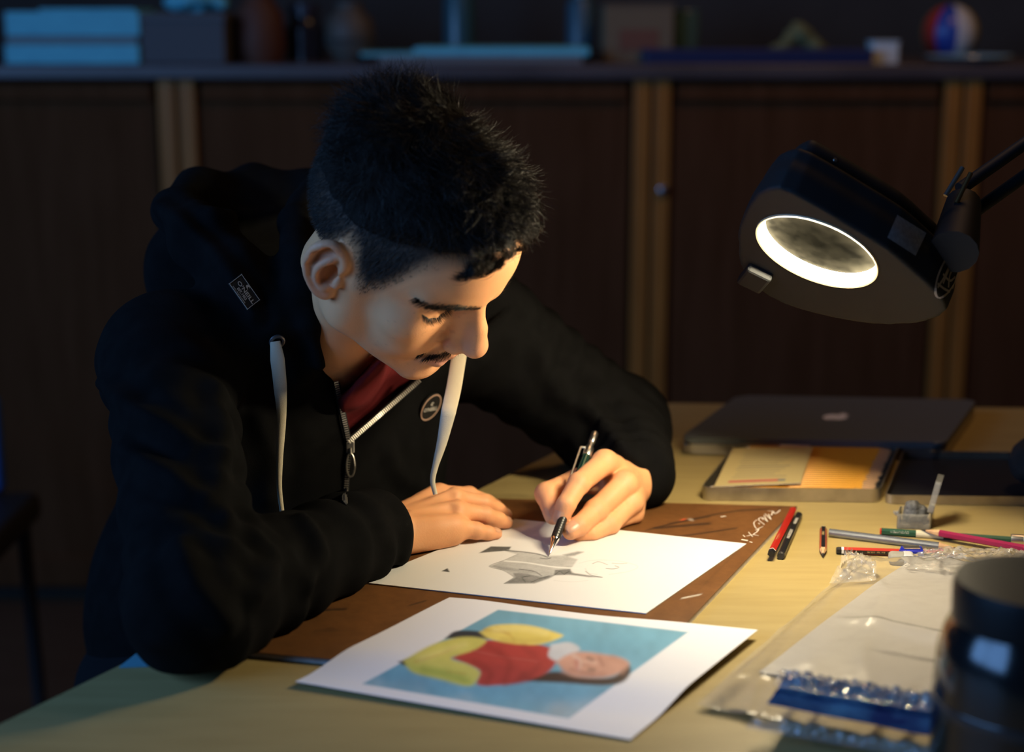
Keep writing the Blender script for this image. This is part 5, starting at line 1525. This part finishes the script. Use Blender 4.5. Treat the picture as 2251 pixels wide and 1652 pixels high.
def cloth_arms(p, grow=0.0):
    d = None
    for s in 'RL':
        r = {'R': (.062, .051, .051, .046), 'L': (.070, .058, .056, .044)}[s]
        A, E_, W_ = SH[s], EL[s], WR[s]
        we = W_ + (E_ - W_) * .10
        up = rc(p, A, E_, r[0] + grow, r[1] + grow)
        fo = rc(p, E_, we, r[2] + grow, r[3] + grow)
        e = smin(up, fo, f32(.030))
        d = e if d is None else np.minimum(d, e)
    return smax(d, f32(.0056) - p[:, 2], f32(.006))             # sleeves rest on board and table
def hoodie_sdf(p, solid=False):
    d = ell(p, (-.228, 1.615, .055), (.185, .108, .170), TB)
    d = smin(d, ell(p, (-.325, 1.735, -.15), (.170, .130, .200), TB), f32(.10))
    d = smin(d, ell(p, (-.235, 1.650, .170), (.165, .085, .070), TB), f32(.06))
    d = smin(d, rc(p, SH['R'], SH['L'], .060, .060), f32(.05))
    d = smin(d, cloth_arms(p), f32(.028))
    # hood lying on the shoulders
    hd = chain(p, HOODP, HOODR, .02)
    bag = ell(p, (-.315, 1.700, .245), (.085, .055, .075), TB)
    bag = smin(bag, ell(p, (-.235, 1.72, .25), (.11, .05, .07), TB), f32(.04))
    hd = smin(hd, bag, f32(.035))
    d = smin(d, hd, f32(.018))
    d = smax(d, f32(-.290) - p[:, 2], f32(.02))
    if solid: return d
    # open neck and the V of the half-open zip
    hb = hw((0, -.022, -.030))
    neck = rc(p, NB + np.array([0, 0, .0]), hb + (hb - NB) * .6, .062, .075)
    q = p - VA.astype(f32)
    v = np.maximum(q @ VN[0], q @ VN[1])
    v = np.maximum(v, -(q @ VD) - f32(.050))                     # only the front layer is open
    d = smax(d, -smin(neck, v, f32(.012)), f32(.006))
    return smin(d, chain(p, COLP, COLR, .01), f32(.012))           # the collar side that stands up against the neck
def trace(f, px, py, t0=1.2, t1=2.2):
    dr = ray(px, py); dr = dr / np.linalg.norm(dr); t = t0
    for _ in range(160):
        p = (np.array([0, 0, CAM_H]) + dr * t).astype(f32)[None]
        d = float(f(p)[0])
        if d < .0004: break
        t += max(d * .7, .0004)
        if t > t1: break
    return np.array([0, 0, CAM_H]) + dr * t
HS = lambda p: hoodie_sdf(p, True)
VA = trace(HS, 766, 970); _L = trace(HS, 738, 838); _R = trace(HS, 925, 832, 1.5)
VD = np.array([.25, -.95, .15]); VD /= np.linalg.norm(VD)
_n0 = np.cross(_L - VA, VD); _n0 /= np.linalg.norm(_n0); _n0 *= -np.sign(_n0 @ (_R - VA))
_n1 = np.cross(_R - VA, VD); _n1 /= np.linalg.norm(_n1); _n1 *= -np.sign(_n1 @ (_L - VA))
VN = (_n0.astype(f32), _n1.astype(f32)); VD = VD.astype(f32)
FOLDS = [([(225, 845), (300, 905), (400, 958), (490, 1005)], .0065, .009), ([(262, 985), (360, 1040), (452, 1090)], .0065, .009), ([(478, 860), (492, 960), (482, 1060), (505, 1140)], .005, .010),
         ([(560, 1165), (606, 1230), (570, 1305)], .006, .009), ([(668, 1140), (705, 1215), (680, 1280)], .005, .008), ([(395, 1190), (430, 1290), (500, 1370)], .006, .010), ([(300, 1180), (400, 1150), (500, 1190)], .005, .010),
         ([(1180, 760), (1230, 860), (1330, 930)], .005, .010), ([(1290, 880), (1350, 960), (1400, 1010)], .005, .008), ([(560, 900), (600, 1000), (590, 1090)], .004, .010), ([(860, 1000), (880, 1040), (940, 1080)], .004, .009),
         ([(350, 455), (420, 505), (500, 590), (560, 690)], .006, .007), ([(470, 470), (560, 480), (640, 470)], .005, .009)]
def hoodie_folds(p):
    out = .004 * pnoise(p, 11, 21) + .0022 * pnoise(p * np.array([1, 1, .35], f32), 34, 22)
    for s in 'RL':
        sd = 0 if s == 'R' else 10
        for a, b, r, n, amp in ((SH[s], EL[s], .085, 6., .0035), (EL[s], WR[s], .075, 6., .0045)):
            w = ss(r - rc(p, a, b, 0, 0), 0, .02)
            out = out * (1 - .5 * w) + w * arm_folds(p, a, b, 3 + sd, n, amp)
    for pts, amp, wd in FOLDS:
        pts3 = [trace(HS, *q) for q in bez(pts, 3)]
        dd = np.maximum(chain(p, pts3, [0.] * len(pts3), .001), 0)
        out = out - amp * np.exp(-(dd / wd) ** 2) + .45 * amp * np.exp(-((dd - 2.1 * wd) / wd) ** 2)
    hd = ss(.05 - chain(p, HOODP, HOODR, .02), 0, .05)
    return out + hd * (.004 * pnoise(p, 22, 30) + .0022 * pnoise(p, 45, 31))
hood_me, OV, OQ = sdf_mesh('hoodie', hoodie_sdf, (-.60, 1.09, -.36), (.26, 1.92, .42), .0032, bumps=hoodie_folds, slack=1.5)
m_hood = mat('black_jersey', (.0032, .0032, .0034), .95, spec=.06, noise=(45, (.0050, .0050, .0053), 4, (1, 1, 1)), bump=(1400, .35, .0008))
hoodie = put('hoodie', hood_me, m_hood, person)
tag(hoodie, 'black zip hoodie')
hood_bvh = make_bvh(OV, OQ)

def cuff(s):
    W_, E_ = WR[s], EL[s]
    ax = (E_ - W_) / np.linalg.norm(E_ - W_)
    def f(p):
        d = rc(p, W_ + ax * .004, W_ + ax * .060, .0365, .0420)
        # ribs
        q = p - W_.astype(f32); t = q @ ax.astype(f32)
        ref = np.cross(ax, [0, 0, 1.]); ref /= np.linalg.norm(ref); r2 = np.cross(ax, ref)
        ang = np.arctan2(q @ ref.astype(f32), q @ r2.astype(f32))
        d = d + f32(.0006) * np.sin(ang * 44)
        d = smax(d, -(t - f32(.002)), f32(.006))
        d = smax(d, -rc(p, W_ - ax * .05, W_ + ax * .02, .026, .028), f32(.006))
        d = smax(d, f32(.0060) - p[:, 2], f32(.003))
        return smax(d, t - f32(.062), f32(.006))
    me, V, Q = sdf_mesh('cuff', f, W_ - .085, W_ + .085, .0018)
    put('cuff', me, m_hood, hoodie)
cuff('R'); cuff('L')

TA, TB_ = P(752, 872, 1.50), P(856, 772, 1.50)
_tn = np.cross(TB_ - TA, np.array([-.16, 1.5, -.25])); _tn /= np.linalg.norm(_tn); _tn *= np.sign(_tn[2])
def tee_sdf(p):
    d = smax(hoodie_sdf(p, True) + f32(.016), ell(p, (-.215, 1.590, .10), (.145, .120, .16), TB), f32(.01))
    hb = hw((0, -.022, -.030))
    col = rc(p, NB + np.array([.020, -.035, -.02]), NB + np.array([.030, -.055, .02]), .064, .062)
    d = smin(d, col, f32(.02))
    d = smax(d, (p - TA.astype(f32)) @ _tn.astype(f32), f32(.006))
    d = smax(d, (p - VA.astype(f32)) @ VN[0] - f32(.002), f32(.004))
    return smax(d, -rc(p, NB + np.array([.01, -.02, .0]), hb, .060, .058), f32(.006))
tee_me, TV, TQ = sdf_mesh('t_shirt', tee_sdf, (-.42, 1.42, -.08), (.02, 1.80, .28), .0026, bumps=lambda p: .0035 * pnoise(p, 30, 41) + .002 * pnoise(p, 60, 42))
m_tee = mat('red_cotton', (.105, .008, .010), .85, spec=.2, bump=(1500, .3, .0006))
put('t_shirt', tee_me, m_tee, person)

# trousers and shoes, out of sight below the table top
HIP = {'R': np.array([-.40, 1.655, -.225]), 'L': np.array([-.27, 1.755, -.225])}
KN = {k: v + FR_ * .43 + np.array([0, 0, .005]) for k, v in HIP.items()}
AN = {k: v - FR_ * .06 + np.array([0, 0, -.43]) for k, v in KN.items()}
def trousers(p):
    d = ell(p, (-.335, 1.705, -.215), (.165, .125, .085), TB)
    for s in 'RL':
        d = smin(d, rc(p, HIP[s], KN[s], .080, .062), f32(.03))
        d = smin(d, rc(p, KN[s], AN[s], .062, .046), f32(.02))
    return d
me_, V_, Q_ = sdf_mesh('trousers', trousers, (-.62, 1.10, -.78), (.15, 1.95, -.08), .009, bumps=lambda p: .004 * pnoise(p, 16, 3))
put('trousers', me_, mat('dark_denim', (.005, .0055, .007), .95, spec=.1), person)
for s in 'RL':
    a0 = AN[s]; tip = a0 + FR_ * .15
    f = lambda p: smax(smin(ell(p, a0 + FR_ * .05 + np.array([0, 0, -.025]), (.045, .125, .040), TB), ell(p, a0 + np.array([0, 0, -.005]), (.042, .055, .050), TB), f32(.02)), f32(-.749) - p[:, 2], f32(.004))
    me_, V_, Q_ = sdf_mesh('shoe', f, a0 - [.22, .22, .09], a0 + [.22, .22, .09], .006)
    put('shoe', me_, mat('dark_shoe_leather', (.015, .013, .012), .5), person)

# ------------------------------------------------------------------ zip, cords, badge and label of the hoodie
def hsurf(px, py, lift=0.0, t0=1.2):
    d = Vector(ray(px, py)).normalized(); o = Vector((0, 0, CAM_H)) + d * (t0 - 1.2)
    co, no, k, ds = hood_bvh.ray_cast(o, d)
    if co is None: co = Vector(P(px, py, 1.5)); no = Vector((0, -1, 0))
    if no.dot(d) > 0: no = -no
    return np.array(co + no * lift), np.array(no)
m_zip = mat('zip_metal', (.60, .56, .50), .32, metal=.9)
m_tape = mat('zip_tape', (.006, .006, .006), .9)
def resample(pts, n):
    pts = np.asarray(pts); L = np.concatenate([[0], np.cumsum(np.linalg.norm(np.diff(pts, axis=0), axis=1))])
    t = np.linspace(0, L[-1], n); return np.stack([np.interp(t, L, pts[:, k]) for k in range(3)], 1), L[-1]
def zip_row(path, side_vec, name, n_per_m=440):
    c, L = resample(path, max(3, int(np.linalg.norm(np.diff(path, axis=0), axis=1).sum() * n_per_m)))
    mb = MB(); tp = MB()
    tan = np.gradient(c, axis=0); tan /= np.linalg.norm(tan, axis=1)[:, None]
    out = np.array([.25, -.95, .15])
    for i in range(len(c)):
        x = tan[i]; z = out - x * (out @ x); z /= np.linalg.norm(z); y = np.cross(z, x)
        R = Matrix([[x[r], y[r], z[r]] for r in range(3)])
        mb.box(Vector(c[i] + z * .0012), (.00115, .0042, .0020), R)
    z = out
    tp.tube([Vector(p) for p in c[::3]], .0034, 6, flat=(Vector(out), .25))
    a = mb.build(name, m_zip, hoodie); a['kind'] = 'stuff'; a['label'] = 'metal zip teeth'
    b = tp.build('zip_tape', m_tape, hoodie)
def edge_path(a, b, k):
    """points along an open edge of the V, on the cut rim of the fabric"""
    return np.array([hsurf(*(np.array(a) * (1 - t) + np.array(b) * t), .0015)[0] for t in np.linspace(0, 1, k)])
VAw = VA + np.array(VD) * .002
def rim(a, b, k=14):
    out = []
    for t in np.linspace(0, 1, k):
        q = a * (1 - t) + b * t
        out.append(trace(HS, *to_px(q[None])[0], 1.3) + np.array(VD) * .0015)
    return np.array(out)
zip_row(rim(VA, _L), None, 'zip_teeth')
zip_row(rim(VA, VA + (_R - VA) * .97), None, 'zip_teeth')
low = np.array([hsurf(766 - (y - 970) * .075, y, .0015)[0] for y in np.linspace(972, 1108, 10)])
zip_row(low, None, 'zip_teeth')
# slider and pull tab
sp, sn = hsurf(767, 982, .003)
def frame_at(p, n, xdir):
    n = n / np.linalg.norm(n); x = xdir - n * (xdir @ n); x /= np.linalg.norm(x); y = np.cross(n, x)
    M = Matrix.Identity(4)
    for r in range(3): M[r][0] = x[r]; M[r][1] = y[r]; M[r][2] = n[r]
    M.translation = Vector(p); return M
sn = np.array([.2, -.96, .2])
MZ = frame_at(sp, sn, np.array([1., 0, 0]))
sl = MB(); sl.box((0, 0, 0), (.0085, .012, .004), bevel=.001); bmesh.ops.transform(sl.bm, matrix=MZ, verts=sl.bm.verts)
sl.build('zip_slider', m_zip, hoodie)
pt = MB(); ring = [(.0042 * math.cos(a) , -.019 + .0085 * math.sin(a) * (1.25 if math.sin(a) < 0 else 1.5), .003) for a in np.linspace(0, 2 * math.pi, 25)]
pt.tube([MZ @ Vector(p) for p in ring], .0011, 6)
pt.tube([MZ @ Vector(p) for p in ((0, -.001, .003), (0, -.007, .0035))], .0014, 6)
pt.build('zip_pull', m_zip, hoodie, smooth=60)

# flat ivory drawcords
m_cord = mat('ivory_cord', (.60, .53, .40), .85, spec=.2, bump=(2200, .6, .0008))
def cord(px_pts, widths, name, lift=.006, free=1.0):
    px = bez(px_pts, 6); w = np.interp(np.linspace(0, 1, len(px)), np.linspace(0, 1, len(widths)), widths)
    c = np.array([hsurf(*q, lift)[0] for q in px])
    # a hanging cord: the taut line in front of the cloth; the free end just hangs down
    dist = np.linalg.norm(c - np.array([0, 0, CAM_H]), axis=1)
    kf = int(len(dist) * free); dist[kf:] = dist[:kf].min() + .004
    hull = []
    for i, d_ in enumerate(dist):
        while len(hull) > 1 and (dist[hull[-1]] - dist[hull[-2]]) * (i - hull[-2]) >= (d_ - dist[hull[-2]]) * (hull[-1] - hull[-2]): hull.pop()
        hull.append(i)
    ds = np.interp(np.arange(len(dist)), hull, dist[hull])
    c = np.array([np.array([0, 0, CAM_H]) + ray(*q) / np.linalg.norm(ray(*q)) * d_ for q, d_ in zip(px, ds)])
    mb = MB(); tan = np.gradient(c, axis=0); tan /= np.linalg.norm(tan, axis=1)[:, None]
    view = c - np.array([0, 0, CAM_H]); view /= np.linalg.norm(view, axis=1)[:, None]
    rings = []
    for i in range(len(c)):
        s = np.cross(tan[i], view[i]); s /= np.linalg.norm(s); n = np.cross(s, tan[i])
        hw_ = w[i] / 2; th = .0011
        rings.append([mb.bm.verts.new(Vector(c[i] + s * hw_ * a + n * th * b)) for a, b in ((-1, 0), (-.8, 1), (0, 1.3), (.8, 1), (1, 0), (.8, -1), (0, -1.3), (-.8, -1))])
    for r0, r1 in zip(rings, rings[1:]):
        for j in range(8): mb.bm.faces.new((r0[j], r0[(j + 1) % 8], r1[(j + 1) % 8], r1[j]))
    mb.bm.faces.new(rings[0][::-1]); mb.bm.faces.new(rings[-1])
    return mb.build(name, m_cord, hoodie, smooth=60)
cord([(605, 750), (610, 790), (616, 850), (619, 920), (615, 1000), (614, 1070), (621, 1132)], [.0095, .0135, .0125, .0085, .0065, .0050, .0042], 'drawcord', free=.62)
cord([(1016, 752), (1008, 790), (998, 850), (986, 905), (972, 970), (958, 1020), (951, 1055), (957, 1086)], [.0145, .0150, .0150, .0145, .0100, .0062, .0050, .0045], 'drawcord', free=.70)
ep, en = hsurf(608, 748, .0025)
MB().lathe([(.0050, -.001), (.0048, .0008), (.0062, .0014), (.0076, .0006), (.0078, -.001)], 24, frame_at(ep, en, np.array([1., 0, 0]))).build('eyelet', mat('eyelet_metal', (.25, .25, .27), .35, metal=.9), hoodie, smooth=50)

# woven label on the hood edge and the round badge on the chest
def plate_frame(px_c, px_x, px_y, lift):
    c, n0 = hsurf(*px_c); x, n1 = hsurf(*px_x); y, n2 = hsurf(*px_y)
    n = n0 + n1 + n2; n /= np.linalg.norm(n)
    return c + n * lift, n, x - c
def wave(sc):
    """curling wave emblem"""
    a = bez([(-1.0, .0), (-.75, .55), (-.2, .80), (.35, .62), (.55, .25), (.30, .42), (.0, .38), (-.15, .10), (.1, -.3), (.6, -.6), (-.2, -.5), (-.75, -.35), (-1.0, .0)], 4)[:-1]
    return [(x * sc, y * sc) for x, y in a]
m_ink_w = mat('pale_print', (.42, .40, .36), .8)
def put_mesh(me, M, name, m, parent):
    me.transform(M); return link(name, me, m, parent)
c, n, xd = plate_frame((533, 643), (551, 668), (547, 634), .0035)
ML_ = frame_at(c, n, xd)
LW, LH_ = .0300, .0172
lb = MB().box((0, 0, 0), (LW, LH_, .0012), bevel=.0003); bmesh.ops.transform(lb.bm, matrix=ML_, verts=lb.bm.verts)
label_o = lb.build('woven_label', m_tape, hoodie)
fr = MB()
for cx_, cy_, w_, h_ in ((0, LH_ / 2 - .0006, LW, .0005), (0, -LH_ / 2 + .0006, LW, .0005), (LW / 2 - .0006, 0, .0005, LH_), (-LW / 2 + .0006, 0, .0005, LH_)): fr.box((cx_, cy_, .0009), (w_, h_, .0004))
bmesh.ops.transform(fr.bm, matrix=ML_, verts=fr.bm.verts)
fr.build('border', m_ink_w, label_o)
def lab_text(body, x, y, size, bold=.00012, sx=1.0, shear=0.):
    me = text_mesh(body, size, .0001, bold, shear, sx); me.transform(Matrix.Translation((x, y, .0011))); me.transform(ML_)
    link('lettering', me, m_ink_w, label_o)
lab_text("O'NEILL", .001, .0006, .0052, sx=1.35); lab_text('EST.1952', .0, -.0036, .0036); lab_text('SANTA CRUZ CALIFORNIA', -.001, -.0066, .0016, bold=.00003)
em = MB().poly([ML_ @ Vector((x - .001, y + .0055, .0011)) for x, y in wave(.0030)]).build('wave_emblem', m_ink_w, label_o)
c, n, xd = plate_frame((941, 891), (968, 884), (946, 862), .004)
MB_ = frame_at(c, n, xd)
RB = .0158
bd_ = MB().lathe([(0, .0002), (RB, .0002), (RB + .0003, -.002), (0, -.002)], 40, MB_).build('round_badge', mat('badge_black', (.010, .010, .010), .5), hoodie, smooth=40)
MB().lathe([(RB - .0017, .0002), (RB - .0015, .0007), (RB - .0002, .0007), (RB, .0002)], 40, MB_).build('badge_ring', mat('badge_pink_ring', (.42, .27, .20), .6), bd_, smooth=40)
me = text_mesh("O'NEILL", .0058, .0001, .0002, 0, 1.15); me.transform(Matrix.Translation((.0, -.0022, .0006))); me.transform(MB_)
link('lettering', me, m_ink_w, bd_)
MB().poly([MB_ @ Vector((x + .0005, y + .0040, .0006)) for x, y in wave(.0034)]).build('wave_emblem', m_ink_w, bd_)

# ------------------------------------------------------------------ mechanical pencil in the left hand
tip3 = np.array(G(1206, 1222, DZ + .0001)); top3 = P(1308, 951, 1.600)
PD = Vector(top3 - tip3); PL = PD.length
mp = empty('mechanical_pencil', (tip3[0], tip3[1], tip3[2] + T)); tag(mp, 'black and chrome mechanical pencil held over the drawing', 'mechanical pencil')
mp.rotation_euler = PD.to_track_quat('Z', 'Y').to_euler()
m_chrome = mat('chrome', (.78, .78, .80), .10, metal=1.0)
m_satin = mat('satin_chrome', (.72, .70, .66), .30, metal=1.0)
m_grip = mat('black_grip', (.012, .012, .013), .35)
MB().lathe([(0, 0), (.0004, 0), (.0005, .003), (.0011, .0035), (.0014, .009), (.0036, .020), (.0042, .0215), (.0042, .0235)], 24).build('tip_cone', m_chrome, mp, smooth=40)
gp = [(.0043, .0235)]
for k in range(9): gp += [(.0047, .025 + k * .0032), (.0047, .027 + k * .0032), (.0044, .0274 + k * .0032)]
gp += [(.0047, .0545), (.0046, .056)]
MB().lathe(gp, 24).build('grip', m_grip, mp, smooth=30)
MB().lathe([(.0045, .056), (.0045, PL * .80), (.0043, PL * .805)], 24).build('barrel', mat('dark_green_barrel', (.012, .05, .04), .12, metal=.5), mp, smooth=40)
MB().lathe([(.0046, PL * .80), (.0050, PL * .805), (.0050, PL * .865), (.0046, PL * .87), (.0033, PL * .875), (.0033, PL * .91), (.0030, PL * .912), (.0036, PL * .918), (.0036, PL * .995), (.0032, PL), (0, PL)], 24).build('cap', m_satin, mp, smooth=35)
side = mp.rotation_euler.to_matrix().inverted() @ Vector((-.85, -.5, .15)); side.z = 0; side.normalize()     # the clip points to the camera's left
clp = MB()
for (r0, z0), (r1, z1) in (((.0046, PL * .855), (.0090, PL * .838)), ((.0090, PL * .838), (.0078, PL * .56))):
    clp.tube([side * r0 + Vector((0, 0, z0)), side * r1 + Vector((0, 0, z1))], .0012, 8)
clp.build('clip', m_satin, mp, smooth=40)
